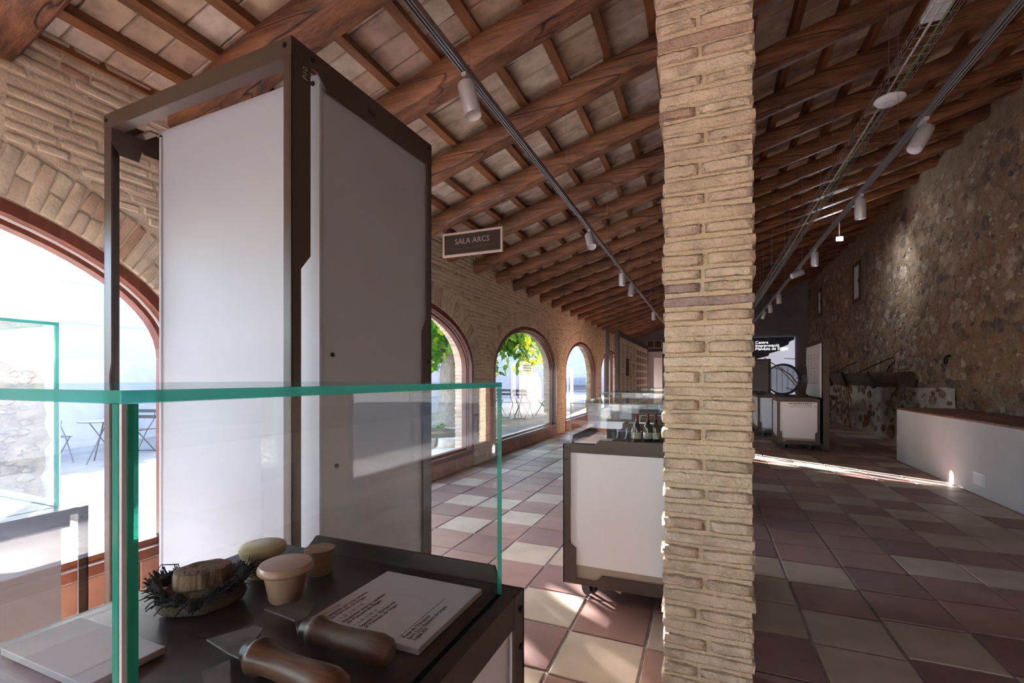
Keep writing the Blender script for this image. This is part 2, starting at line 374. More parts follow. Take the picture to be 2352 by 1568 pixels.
# ---- window wall with seven arches
WA, WB, ZS, ZSILL = 1.85, .93, 1.54, .20
WIN = [.35 + 4.47 * i for i in range(-1, 5)]
def opening(y):
    for yc in WIN:
        if abs(y - yc) < WA - 1e-6: return (ZSILL, ZS + WB * math.sqrt(max(0, 1 - ((y - yc) / WA) ** 2)))
    return None
ys = sorted(set([YB, YF + .3] + [yc + s * WA for yc in WIN for s in (-1, 1)] + [yc + WA * math.sin(k * math.pi / 40) for yc in WIN for k in range(-19, 20)]))
wl = MB(); ZT = 3.42
for a, b in zip(ys[:-1], ys[1:]):
    if b - a < 1e-6: continue
    mid = opening((a + b) / 2)
    if mid is None:
        for x, fl_ in ((XL, 0), (XO, 1)):
            q = [(x, a, 0), (x, b, 0), (x, b, ZT), (x, a, ZT)]; wl.add(q, [(3, 2, 1, 0) if fl_ else (0, 1, 2, 3)])
        continue
    def hi(y):
        o = opening(y); return o[1] if o else ZS
    ha, hb = hi(a), hi(b)
    for x, fl_ in ((XL, 0), (XO, 1)):
        for q in ([(x, a, ha), (x, b, hb), (x, b, ZT), (x, a, ZT)], [(x, a, 0), (x, b, 0), (x, b, ZSILL), (x, a, ZSILL)]):
            wl.add(q, [(3, 2, 1, 0) if fl_ else (0, 1, 2, 3)])
    wl.add([(XL, a, ha), (XL, b, hb), (XO, b, hb), (XO, a, ha)], [(3, 2, 1, 0)], 0, True)
    wl.add([(XL, a, ZSILL), (XL, b, ZSILL), (XO, b, ZSILL), (XO, a, ZSILL)], [(0, 1, 2, 3)])
for yc in WIN:
    for s in (-1, 1):
        y = yc + s * WA; wl.add([(XL, y, ZSILL), (XO, y, ZSILL), (XO, y, ZS), (XL, y, ZS)], [(0, 1, 2, 3) if s > 0 else (3, 2, 1, 0)])
wl.add([(XL, YB, ZT), (XL, YF, ZT), (XO, YF, ZT), (XO, YB, ZT)], [(0, 1, 2, 3)])
wall_left = tag(wl.build('wall_left', 'mortar'), kind='structure')
pcs = []
HIDE = [(272, 985, 110, 1300), (0, 1148, 885, 1568)]
RING = .31
def in_ring(y, z, m=0):
    for yc in WIN:
        if z > ZS - .03:
            if ((y - yc) / (WA + RING + m)) ** 2 + ((z - ZS) / (WB + RING + m)) ** 2 < 1: return True
        elif abs(y - yc) < WA + .01 + m: return True
    return False
row = 0; z = .03
while z < 3.36:
    ph = R.uniform(0, .29); y = -2.6 + ph
    hrow = R.uniform(.040, .048)
    while y < YF:
        L = R.choice((.28, .28, .27, .14, .22)) * R.uniform(.93, 1.04)
        a, b = y + .006, y + L - .006
        while a < b - .05 and in_ring(a, z, .01): a += .02
        while b > a + .05 and in_ring(b, z, .01): b -= .02
        if b - a > .07 and not in_ring((a + b) / 2, z, .01):
            o = V((XL, (a + b) / 2, z + .02 + R.uniform(-.004, .004)))
            tilt = R.uniform(-.03, .03); u = V((0, math.cos(tilt), math.sin(tilt))); v = V((0, -math.sin(tilt), math.cos(tilt)))
            pcs.append((rank(o, b - a, HIDE), o, u, v, X_, b - a, hrow, R.uniform(.004, .011)))
        y += L + R.uniform(.008, .02)
    z += .063; row += 1
for yc in WIN[1:]:
    n = 74
    for k in range(n):
        t = math.pi * (k + .5) / n
        c, s_ = math.cos(t), math.sin(t)
        p = V((XL, yc + (WA + .012) * c, ZS + (WB + .012) * s_)); nr = V((0, c / WA, s_ / WB)).normalized(); tg = V((0, -nr.z, nr.y))
        # keep neighbouring rings apart on the piers
        side = 1 if c > 0 else -1; ylim = yc + side * (WA + .385)
        ln = .285
        if abs(nr.y) > .05:
            ln = min(ln, abs(ylim - p.y) / abs(nr.y))
        if ln < .06: continue
        sp = R.random() < .35 and ln > .2; cuts = [(.0, ln)] if not sp else [(.0, ln * .48), (ln * .52, ln)]
        arc = math.hypot(WA * s_, WB * c) * math.pi / n
        for (q0, q1) in cuts:
            o = p + nr * ((q0 + q1) / 2); a_ = R.uniform(-.03, .03)
            u = (nr + tg * a_).normalized(); v = X_.cross(u)
            pcs.append((rank(o, q1 - q0, HIDE), o, u, v, X_, (q1 - q0) - .008, max(.03, arc * (1 + .15) - .014), R.uniform(.008, .018)))
for yc in WIN[2:]:                           # far jambs outside the frames
    zz = ZSILL + .03
    while zz < ZS:
        o = V((XL - .24, yc + WA, zz)); pcs.append((0, o, V((-1, 0, 0)), Z_, V((0, -1, 0)), R.uniform(.16, .20), .046, R.uniform(.006, .03))); zz += .062
    for k in range(1, 22):
        t = math.pi / 2 * k / 22
        o = V((XL - .24, yc + WA * math.cos(t), ZS + WB * math.sin(t))); nr = -V((0, math.cos(t) / WA, math.sin(t) / WB)).normalized()
        u = V((-1, 0, 0)); pcs.append((0, o, u, nr.cross(u), nr, R.uniform(.16, .20), .05, R.uniform(.004, .02)))
place_pieces(pcs, [unit_pillow(20 + s, 1.0, (.035, .17), True) for s in range(10)], 'brick', wall_left, 'brick', 'brick_field', 295, .007, .004)

# ---- arched windows
def arch_line(yc, off, z0):
    a, b = WA - off, WB - off
    return [(yc - a, z0)] + [(yc - a * math.cos(math.pi * k / 40), ZS + b * math.sin(math.pi * k / 40)) for k in range(41)] + [(yc + a, z0)]
def arch_band(b, yc, o0, o1, x0, x1, z0, m=0):
    P, Q = arch_line(yc, o0, z0), arch_line(yc, o1, z0); n = len(P)
    vs = [(x, *p) for x in (x0, x1) for L_ in (P, Q) for p in L_]
    fs = []
    for i in range(n - 1):
        fs += [(i, i + 1, n + i + 1, n + i), (2 * n + i + 1, 2 * n + i, 3 * n + i, 3 * n + i + 1), (n + i, n + i + 1, 3 * n + i + 1, 3 * n + i), (i + 1, i, 2 * n + i, 2 * n + i + 1)]
    b.add(vs, fs, m, False)
for k, yc in enumerate(WIN):
    b = MB(); arch_band(b, yc, 0, .07, XL + .006, XL - .07, ZSILL); arch_band(b, yc, .045, .115, XL - .07, XL - .15, ZSILL)
    wn = tag(b.build('window_%d' % (k + 1), 'frame_wood'), kind='structure')
    b = MB(); b.box(XL - .07, XL + .012, yc - WA, yc + WA, ZSILL, ZSILL + .065); b.box(XL - .15, XL - .07, yc - WA + .04, yc + WA - .04, ZSILL, ZSILL + .10)
    b.build('bottom_rail', 'frame_wood', wn)
    b = MB(); arch_band(b, yc, .068, .084, XL - .062, XL - .075, ZSILL + .065); b.build('bead', 'white_bead', wn)
    b = MB(); P = arch_line(yc, .10, ZSILL + .09); xg = XL - .11
    b.add([(xg, *p) for p in P], [tuple(range(len(P)))[::-1]])
    b.build('pane', 'window_glass', wn)
    if k == 5:
        for yy in (yc - .55, yc + .5):
            b = MB(); b.box(XL - .14, XL - .02, yy - .05, yy + .05, ZSILL, ZS + WB * math.sqrt(1 - ((yy - yc) / WA) ** 2) - .05); b.build('mullion', 'frame_wood', wn)
    if k >= 1:
        n = 12
        for q in range(n):
            ww = 2 * WA / n; b = MB(); b.pillow(V((XL, yc - WA + (q + .5) * ww, .1)), Y_, Z_, X_, ww - .008, .185, .018, .004, .001); b.build('tile', 'sill_tile', wn)
# the tourism mark etched on the second free window pane
mk = MB(); yy = WIN[3] + .55
mk.prism([(yy - .10, 1.66), (yy, 1.74), (yy + .10, 1.66), (yy + .10, 1.52), (yy + .07, 1.52), (yy + .07, 1.645), (yy, 1.70), (yy - .07, 1.645), (yy - .07, 1.52), (yy - .10, 1.52)], 'x', XL - .108, XL - .105)
for q in range(3): mk.box(XL - .108, XL - .105, yy - .72, yy - .2, 1.55 + q * .055, 1.57 + q * .055)
mk.build('pane_mark', 'white_bead', bpy.data.objects['window_4'])

# ---- stone wall
MORT = MB(); NY, NZ = 130, 44
def srelief(y, z):
    return .02 * noise.noise(V((y * 1.3, z * 1.3, 3))) + .012 * noise.noise(V((y * 5, z * 5, 9)))
vs = []
for i in range(NY + 1):
    for j in range(NZ + 1):
        y = YB + (YF - YB) * i / NY if False else -2 + (YF + 2) * i / NY; z = 5.7 * j / NZ
        vs.append((XR + srelief(y, z), y, z))
fs = [(i * (NZ + 1) + j, i * (NZ + 1) + j + 1, (i + 1) * (NZ + 1) + j + 1, (i + 1) * (NZ + 1) + j) for i in range(NY) for j in range(NZ)]
MORT.add(vs, fs, 0, True); MORT.box(XR + .12, XR + .45, YB, YF + .3, 0, 5.9); MORT.box(XR, XR + .2, YB, -1.99, 0, 5.8)
wall_right = tag(MORT.build('wall_right', 'stone_mortar'), kind='structure')
NICHE = [(15.25, 15.95, 3.5, 4.6), (19.85, 20.55, 3.68, 4.66)]
def stone_mesh(seed):
    rr = random.Random(seed); me = bpy.data.meshes.new('stone'); import bmesh
    bm = bmesh.new(); bmesh.ops.create_icosphere(bm, subdivisions=2, radius=1)
    off = V((seed * 3.7, seed * 1.3, 0))
    for v in bm.verts:
        d = v.co.normalized(); f = 1 + .60 * noise.noise(d * 1.4 + off) + .22 * noise.noise(d * 3 + off)
        v.co = d * f; v.co.z = max(v.co.z, -.25) if v.co.z < 0 else min(v.co.z, .62) * .9
    bmesh.ops.delete(bm, geom=[f for f in bm.faces if f.calc_center_median().z < -.2], context='FACES')
    for f in bm.faces: f.smooth = True
    bm.to_mesh(me); bm.free(); return me
SM = [stone_mesh(s) for s in range(12)]
for me in SM: me.materials.append(MATS['stone'])
st = []; placed = {}
def free(y, z, r):
    ci, cj = int(y / .2), int(z / .2)
    for a in range(ci - 2, ci + 3):
        for b_ in range(cj - 2, cj + 3):
            for (yy, zz, rr) in placed.get((a, b_), ()):
                if (yy - y) ** 2 + ((zz - z) * 1.25) ** 2 < ((r + rr) * .80) ** 2: return False
    return True
for pas, (rlo, rhi, n) in enumerate(((.11, .17, 900), (.075, .11, 3000), (.045, .075, 9000), (.025, .045, 9000))):
    for _ in range(n):
        y = R.uniform(4.5, YF - .05); z = R.uniform(.05, 4.95 + .1 * math.sin(y * 3)); r = R.uniform(rlo, rhi)
        if pas == 3 and y > 13: continue
        if any(a - .2 < y < b_ + .2 and c - .15 < z < d + .15 for a, b_, c, d in NICHE): continue
        if y > 10.2 and z < 1.25 and R.random() < (.90 if y < 16 else .70): continue
        if free(y, z, r):
            placed.setdefault((int(y / .2), int(z / .2)), []).append((y, z, r)); st.append((y, z, r))
items = []
for (y, z, r) in st:
    o = V((XR + srelief(y, z) + .012 - (.05 if y > 10.2 and z < 1.22 else 0), y, z)); items.append((rank(o, r, [(1495, 1738, 0, 1568)]), o, r))
items.sort(key=lambda p: -p[0]); sb = MB()
for k, (rk, o, r) in enumerate(items):
    me = SM[k % 12]; a = R.uniform(-.5, .5)
    M = Matrix.Translation(o) @ Matrix.Rotation(-math.pi / 2, 4, 'Y') @ Matrix.Rotation(math.pi / 2 + a, 4, 'Z') @ Matrix.Diagonal((r * R.uniform(1.0, 1.35), r * R.uniform(.72, .92), R.uniform(.020, .042), 1))
    if k < 295 and rk > 0:
        ob = link('stone', me, wall_right); ob.matrix_basis = M
    else:
        sb.add([M @ v.co for v in me.vertices], [tuple(p.vertices) for p in me.polygons], 0, True)
tag(sb.build('stone_field', 'stone', wall_right), kind='stuff')
ww = MB(); vs = []                            # limewashed foot of the wall
NA, NB = 60, 10
for i in range(NA + 1):
    for j in range(NB + 1):
        y = 10.05 + (YF - 10.05) * i / NA; z = (1.22 + .05 * noise.noise(V((y, 1, 1)))) * j / NB
        vs.append((XR - .028 + .014 * noise.noise(V((y * 2, z * 2, 5))), y, z))
ww.add(vs, [(i * (NB + 1) + j, i * (NB + 1) + j + 1, (i + 1) * (NB + 1) + j + 1, (i + 1) * (NB + 1) + j) for i in range(NA) for j in range(NB)], 0, True)
ww.build('limewashed_foot', 'whitewash', wall_right)
tp = MB(); tp.box(XR - .012, XR + .05, -1, YF, 5.0, 5.75); tp.build('plaster_band', 'whitewash' if False else 'stone_mortar', wall_right)
for q, (a, b_, c, d) in enumerate(NICHE):
    b = MB(); t = .10
    b.box(XR - .05, XR + .02, a, b_, c, c + t); b.box(XR - .05, XR + .02, a, b_, d - t, d); b.box(XR - .05, XR + .02, a, a + t, c + t, d - t); b.box(XR - .05, XR + .02, b_ - t, b_, c + t, d - t)
    wn = tag(b.build('window_%d' % (7 + q), 'press_wood'), kind='structure')
    b = MB(); b.box(XR - .03, XR - .02, a + t, b_ - t, c + t, d - t); b.build('shutter_panel', 'plaster_white', wn)
    b = MB(); b.box(XR - .02, XR + .005, a - .30, b_ + .05, c - .05, d + .05); b.build('plaster_surround', 'stone_mortar', wn)
    b = MB(); b.tube([(XR - .035, a + t + .02, (c + d) / 2 - .06), (XR - .06, a + t + .03, (c + d) / 2), (XR - .035, a + t + .02, (c + d) / 2 + .06)], .012, 6); b.build('latch', 'iron', wn)

# ---- end walls
b = MB(); b.box(XO, XR + .4, YF, YF + .3, 0, 5.9); tag(b.build('wall_back', 'plaster_grey'), kind='structure')
b = MB()                                     # rear end behind the viewer: unseen plastered wall, glazed doorway added to bring in daylight
b.box(XO, -3.0, YB - .3, YB, 0, 5.9); b.box(.2, XR + .4, YB - .3, YB, 0, 5.9); b.box(-3.0, .2, YB - .3, YB, 3.1, 5.9)
tag(b.build('wall_rear', 'plaster_white'), kind='structure')
b = MB()
for x in (-3.0, -1.43, .15): b.box(x, x + .05, YB - .16, YB - .08, 0, 3.1)
b.box(-3.0, .2, YB - .16, YB - .08, 3.04, 3.1); b.box(-3.0, .2, YB - .16, YB - .08, 0, .08)
dr = tag(b.build('added_door_1', 'frame_wood'), kind='structure')
for x in (-2.95, -1.38):
    b = MB(); b.box(x, x + 1.52, YB - .125, YB - .12, .08, 3.04); b.build('pane', 'window_glass', dr)

# ---- roof: ceiling object tilted with the slope, x along the slope, z square to it
ceil_mb = MB(); LX = (XR + .45 - XO) / math.cos(TH); x0c = (XO - XL) / math.cos(TH)
ceil_mb.box(x0c - .3, x0c + LX + .1, YB - .4, YF + .4, .292, .42)
ceiling = ceil_mb.build('ceiling', 'ceiling_mortar', None, (XL, 0, 3.08), (0, -TH, 0)); tag(ceiling, kind='structure')
CM = Matrix.Translation((XL, 0, 3.08)) @ Matrix.Rotation(-TH, 4, 'Y')
ux, uz = V((math.cos(TH), 0, math.sin(TH))), V((-math.sin(TH), 0, math.cos(TH)))
BEAMS = [(-5.4, .12), (-4.5, .12), (-3.6, .12), (-2.7, .12), (-1.7, .13), (-.7, .13), (.28, .13), (1.17, .165), (2.19, .14), (3.10, .125), (4.03, .115), (4.96, .11), (5.88, .11), (6.74, .105), (7.60, .105), (8.40, .105), (9.16, .105), (9.98, .105)]
while BEAMS[-1][0] < YF - 1: BEAMS.append((BEAMS[-1][0] + .83 + R.uniform(-.03, .03), .105))
for q, (yb, r) in enumerate(BEAMS):
    r *= .93; b = MB(); n = 40; k = 14; vs = []; so_ = R.uniform(0, 99); x_a, x_b = (-.12, (XR - XL) / math.cos(TH) + .1)
    for i in range(n + 1):
        x = x_a + (x_b - x_a) * i / n
        rr = r * (1 + .14 * noise.noise(V((x * .9, so_, 0)))); dy = .06 * noise.noise(V((x * .45, so_, 7))); dz = .012 * noise.noise(V((x * .6, so_, 17)))
        for j in range(k):
            a = 2 * math.pi * j / k; c, s_ = math.cos(a), math.sin(a)
            e = (abs(c) ** 3.2 + abs(s_) ** 3.2) ** (-1 / 3.2)
            q_ = rr * e * (1 + .05 * noise.noise(V((x * 2.2, c * 1.2 + so_, s_ * 1.2))))
            vs.append((x, yb + dy + q_ * c, rr * .96 + dz + q_ * s_ * .96))
    b.add(vs, [(i * k + j, (i + 1) * k + j, (i + 1) * k + (j + 1) % k, i * k + (j + 1) % k) for i in range(n) for j in range(k)], 0, True)
    b.add([], [])
    b.f += [list(range(k)), [n * k + j for j in range(k)][::-1]]; b.m += [0, 0]; b.sm += [False, False]
    b.build('beam', 'beam_wood', ceiling)
BX = [-3.42, -3.16, -2.86, -2.53, -2.18, -1.82, -1.456, -1.071, -.702, -.33, .04, .41, .80, 1.167, 1.563, 1.94, 2.31, 2.69, 3.06, 3.43, 3.75]
for xb in BX:
    y = YB
    for seg in [(YB, 0.3), (.3, 2.2), (2.2, 4.0), (4.0, 5.9), (5.9, 8.4), (8.4, 12.5), (12.5, YF)]:
        xs = (xb + R.uniform(-.02, .02) - XL) / math.cos(TH); b = MB(); hw = R.uniform(.030, .037)
        b.box(xs - hw, xs + hw, seg[0], seg[1] + .05, .195, .27); b.build('batten', 'batten_wood', ceiling)
pcs = []
for i in range(len(BX) - 1):
    xa, xb = BX[i], BX[i + 1]; y = YB + R.uniform(0, .2)
    while y < YF:
        L = .212 * R.uniform(.96, 1.04)
        if y > -1.5:
            xm = (xa + xb) / 2; c_ = CM @ V(((xm - XL) / math.cos(TH), y + L / 2, .292))
            hid = [(270, 985, 330, 1568), (1495, 1738, 0, 1568)]
            dn = (R.uniform(-.012, .012))
            pcs.append((rank(c_, 1, hid), c_, Y_, (ux + uz * dn).normalized(), (-uz + ux * dn).normalized(), L - .010, (xb - xa) / math.cos(TH) - .012, .022 + R.uniform(-.006, .005)))
        y += L
place_pieces(pcs, [unit_pillow(50 + s, 1.0, (.03, .02)) for s in range(8)], 'ceiling_tile', ceiling, 'tile', 'tile_field', 295, .004, .002)

# ---- brick pillar
def round_brick(seed, nx=10, ny=5, nz=4):
    """unit brick (-.5...5) with rounded, pitted arrises"""
    import bmesh
    bm = bmesh.new(); bmesh.ops.create_cube(bm, size=1)
    bmesh.ops.subdivide_edges(bm, edges=bm.edges[:], cuts=4, use_grid_fill=True)
    off = V((seed * 7.1, seed * 2.3, 1)); RR_ = (.035, .05, .26)
    for v in bm.verts:
        p = v.co.copy(); q = [0, 0, 0]
        for i, rr in enumerate(RR_):
            lim = .5 - rr; q[i] = max(-lim, min(lim, p[i]))
        d = V([(p[i] - q[i]) / RR_[i] for i in range(3)])
        if d.length > 1: d.normalize()
        v.co = V([q[i] + d[i] * RR_[i] for i in range(3)])
        nn = noise.noise(p * 3 + off)
        v.co.x *= 1 + .02 * nn; v.co.y *= 1 + .035 * nn; v.co.z += .10 * noise.noise(V((p.x * 4, p.y * 4, seed * 3.1))) 
    for f in bm.faces: f.smooth = True
    me = bpy.data.meshes.new('pillar_brick'); bm.to_mesh(me); bm.free(); me.materials.append(MATS['pillar_brick']); return me
PBM = [round_brick(s) for s in range(10)]
PX, PY0, PY1 = .178, 2.13, 2.50
core = MB(); core.prism([(-PX + .008, 0), (PX - .008, 0), (PX - .008, 3.36), (-PX - .045, 3.36), (-PX + .008, 2.4)], 'y', PY0 + .008, PY1 - .008)
pillar = tag(core.build('pillar', 'pillar_mortar'), 'square pillar of rough beige bricks in the middle of the hall', 'pillar', kind='structure')
z = .0; row = 0
while z < 3.31:
    ht = R.uniform(.046, .060); ex = max(0, z - 2.35) * .055
    xa, xb = -PX - ex + R.uniform(-.008, .006), PX + R.uniform(-.006, .008)
    if row % 2 == 0:
        xm = (xa + xb) / 2 + R.uniform(-.02, .02) - .012; spans = [(xa, xm - .006, PY0, PY1), (xm + .006, xb, PY0, PY1)]
    else:
        ym = (PY0 + PY1) / 2; spans = [(xa, xb, PY0, ym - .006), (xa, xb, ym + .006, PY1)]
        if R.random() < .2: xm = R.uniform(-.06, .06); spans = [(xa, xm - .006, PY0, PY1), (xm + .006, xb, PY0, PY1)]
    for (a, b_, c, d) in spans:
        dy = R.uniform(-.006, .004) - (.006 if d - c > .3 else 0)
        ob = link('brick', R.choice(PBM), pillar, ((a + b_) / 2, (c + d) / 2 + dy, z + ht / 2), (0, R.uniform(-.012, .012), 0), scale=(b_ - a, d - c, ht))
    z += ht + R.uniform(.006, .015); row += 1

# ---- unseen girder and further pillars, added to carry the roof and shade the right side
b = MB(); b.box(-.17, .17, YB + .05, YF - .05, 3.36, 4.06)
tag(b.build('shading_girder', 'press_wood'), 'unseen timber girder added under the beams to shade the stone wall side', 'girder', kind='structure')
for yp in (7.6, 13.4, 19.0):
    b = MB(); b.box(-.17, .17, yp - .17, yp + .17, 0, 3.36)
    p2 = tag(b.build('pillar', 'pillar_mortar'), 'added brick pillar hidden behind the first, shading the right side', 'pillar', 'added hidden pillars', 'structure')
    b = MB(); z = .0; row = 0
    while z < 3.30:
        for (u, v_, n) in ((X_, Z_, V((0, -1, 0))), (V((-1, 0, 0)), Z_, Y_), (Y_, Z_, X_), (V((0, -1, 0)), Z_, V((-1, 0, 0)))):
            for a in ((-.083, .083) if row % 2 else (0,)):
                b.pillow(V((0, yp, z + .028)) + n * .17 + u * a, u, Z_, n, .16 if row % 2 else .335, .048, .008)
        z += .066; row += 1
    tag(b.build('brick_field', 'pillar_brick', p2), kind='stuff')

# ---- masonry bench along the stone wall
b = MB(); b.box(3.0, XR - .035, -1.0, 9.93, 0, .868)
bench = tag(b.build('masonry_bench', 'plaster_white', None), 'long white plastered masonry bench with terracotta top along stone wall', 'bench')
nb = 36
for q in range(nb):
    y0 = -1.0 + q * (10.97 / nb); 
    for (xa, xb) in ((2.975, 3.40), (3.41, XR - .03)):
        t = MB(); t.box(xa, xb, y0 + .004, y0 + 10.97 / nb - .004, .868, .895 + R.uniform(-.002, .002)); t.build('tile', 'bench_top', bench, bevel=.004)
b = MB(); yl, zl = 7.29, .195; b.box(2.985, 2.9995, yl - .12, yl + .12, zl - .075, zl + .075)
sl_ = tag(b.build('step_light', 'device_white', None, bevel=.003), 'small white rectangular step light set in bench face', 'light')
b = MB(); b.box(2.978, 2.986, yl - .10, yl + .10, zl - .058, zl + .058); b.build('diffuser', 'panel_white', sl_)

# ================================================================== the courtyard
def gz(x, y): return -.14 + .042 * max(0, min(16, y - 3))
g = MB(); GX = [-60, -30, -14, -12, -10, -8, -6, -4.5, XO]; g.add([(XO, -40, -.14), (30, -40, -.14), (30, YB - .3, -.14), (XO, YB - .3, -.14)], [(0, 1, 2, 3)]); GY = [-40, -12, 0, 3] + [3 + k for k in range(1, 17)] + [30, 60]
g.add([(x, y, gz(x, y)) for x in GX for y in GY], [(i * len(GY) + j, (i + 1) * len(GY) + j, (i + 1) * len(GY) + j + 1, i * len(GY) + j + 1) for i in range(len(GX) - 1) for j in range(len(GY) - 1)])
ground = tag(g.build('courtyard_ground', 'paving'), 'pale paved courtyard ground beyond the arched windows', 'ground', kind='structure')
pcs = []
for i in range(11):
    for j in range(27):
        x = -4.25 - .46 * i + (.23 if j % 2 else 0); y = .4 + .30 * j
        if x > XO - .1: continue
        up = V((0, -.042, 1)).normalized() if y > 3 else Z_
        pcs.append((1, V((x, y, gz(x, y))), X_, up.cross(X_), up, .448, .288, .014 + R.uniform(-.005, .006)))
place_pieces(pcs, [unit_pillow(80 + s, 1.0, (.015, .02)) for s in range(6)], 'paver', ground, 'paver', 'paver_field', 295)
def outwall(name, x0, x1, y0, y1, z1, m, label, cat='wall', z0=-.3):
    b = MB(); b.box(x0, x1, y0, y1, z0, z1); o = tag(b.build(name, m, bevel=.02), label, cat, kind='structure'); return o
corner = outwall('courtyard_wall_end', -9.4, -7.8, 1.7, 3.38, 3.9, 'wall_limewash', 'tall white wall end with peeled plaster outside nearest window', 'wall')
outwall('courtyard_side_wall', -12.3, -12, 8.4, 20.4, 3.6, 'wall_limewash', 'white courtyard side wall raised for shade beyond the fig tree')  # far stretch raised above the boundary wall to shade the courtyard ground
outwall('courtyard_boundary_wall', -12.3, -12, -12, 8.4, 1.78, 'wall_limewash', 'low white boundary wall along the sunny courtyard')
outwall('courtyard_end_wall', -12, -6.15, 20, 20.4, 3.1, 'wall_limewash', 'white limewashed courtyard wall behind the fig tree')
outwall('courtyard_rear_wall', -16, 3, 30, 30.4, 3.7, 'wall_limewash', 'farther white courtyard wall behind the slatted bench')
fac = outwall('distant_building', -42, -30, -6, 60, 7.6, 'far_facade', 'pale blue panelled building far beyond the boundary wall', 'building')
for k in range(1, 12):
    b = MB(); b.box(-30.0, -29.97, -6 + k * 5.2, -5.94 + k * 5.2, 0, 7.6); b.build('joint', 'facade_joint', fac)
for k in range(1, 4):
    b = MB(); b.box(-30.0, -29.97, -6, 60, k * 2.1, k * 2.1 + .06); b.build('joint', 'facade_joint', fac)
b = MB(); vs = []                              # peeled plaster: bare rubble on the corner
NA, NB = 26, 16
for i in range(NA + 1):
    for j in range(NB + 1):
        y = 1.75 + 1.45 * i / NA; zt = 1.62 + .16 * noise.noise(V((y * 2.2, 3, 3))); z = -.2 + (zt + .2) * j / NB
        if i == NA: y += .10 * noise.noise(V((z * 4, 1, 8)))
        vs.append((-7.775 + .03 * noise.noise(V((y * 4, z * 4, 2))), y, z))
b.add(vs, [(i * (NB + 1) + j, (i + 1) * (NB + 1) + j, (i + 1) * (NB + 1) + j + 1, i * (NB + 1) + j + 1) for i in range(NA) for j in range(NB)], 0, True)
mat('rubble_pale', [(.16, .145, .13), (.24, .22, .20), (.30, .28, .25)], 7, .95, bump=.8, bscale=20, spec=.1, bdist=.03)
b.build('bare_rubble', 'rubble_pale', corner)
RB = [m_.copy() for m_ in SM[4:8]]
for m_ in RB: m_.materials[0] = MATS['rubble_pale']
for k in range(150):
    y, z = R.uniform(1.85, 3.05), R.uniform(-.1, 1.45); r = R.uniform(.03, .075)
    ob = link('stone', RB[k % 4], corner)
    ob.matrix_basis = Matrix.Translation((-7.765, y, z)) @ Matrix.Rotation(math.pi / 2, 4, 'Y') @ Matrix.Diagonal((r * .8, r * 1.2, .03, 1))

# fig tree
tree = empty('fig_tree', (-6.0, 10.3, gz(-6, 10.3)), 0, 'old fig tree with pale trunk and broad green leaves in the courtyard', 'tree')
b = MB(); pts = [(0, 0, -.1), (0, 0, .12), (-.02, .02, .4), (-.04, .03, .9), (-.02, .0, 1.4), (.05, .05, 1.8)]
b.tube(pts, [.62, .46, .30, .24, .225, .22], 14); b.build('trunk', 'bark', tree)
BRANCH = [((.05, .05, 1.7), (.7, 1.0, 2.3), (1.1, 2.4, 2.6)), ((.0, .0, 1.7), (-.9, .4, 2.4), (-2.0, 1.2, 2.9)), ((.05, 0, 1.7), (.6, -.6, 2.5), (1.0, -1.6, 2.9)), ((.03, .05, 1.75), (-.1, .9, 2.8), (.2, 2.2, 3.3)), ((0, 0, 1.7), (-.6, -.8, 2.6), (-1.4, -1.8, 3.0)), ((.7, 1.0, 2.3), (1.25, 1.5, 2.35), (1.4, 2.6, 2.1))]
for p in BRANCH:
    b = MB(); mid = [tuple((p[i][k] * (1 - t) + p[i + 1][k] * t) for k in range(3)) for i in range(2) for t in (0, .33, .66)] + [p[2]]
    b.tube(mid, [.13 - .016 * k for k in range(len(mid))], 8); b.build('branch', 'bark', tree)
def leaf_mesh(seed):
    rr = random.Random(seed); out = [(.0, .0), (.10, -.05), (.26, .02), (.17, .10), (.36, .30), (.30, .36), (.17, .28), (.20, .50), (.10, .72), (.0, .80)]
    pts = out + [(-x, y) for x, y in out[-2:0:-1]]
    vs = [(x * 1.15, y, -.28 * abs(x) - .22 * y * y + rr.uniform(-.02, .02)) for x, y in pts] + [(0, .3, .02)]
    n = len(pts); me = bpy.data.meshes.new('leaf'); me.from_pydata(vs, [], [(i, (i + 1) % n, n) for i in range(n)]); me.materials.append(MATS['fig_leaf']); return me
LM = [leaf_mesh(s) for s in range(6)]
lv = []
anchors = []
for p in BRANCH:
    for k in range(9):
        t = .3 + .7 * k / 8; i = 0 if t < .5 else 1; s_ = (t - .5 * i) * 2
        anchors.append(V([p[i][q] * (1 - s_) + p[i + 1][q] * s_ for q in range(3)]))
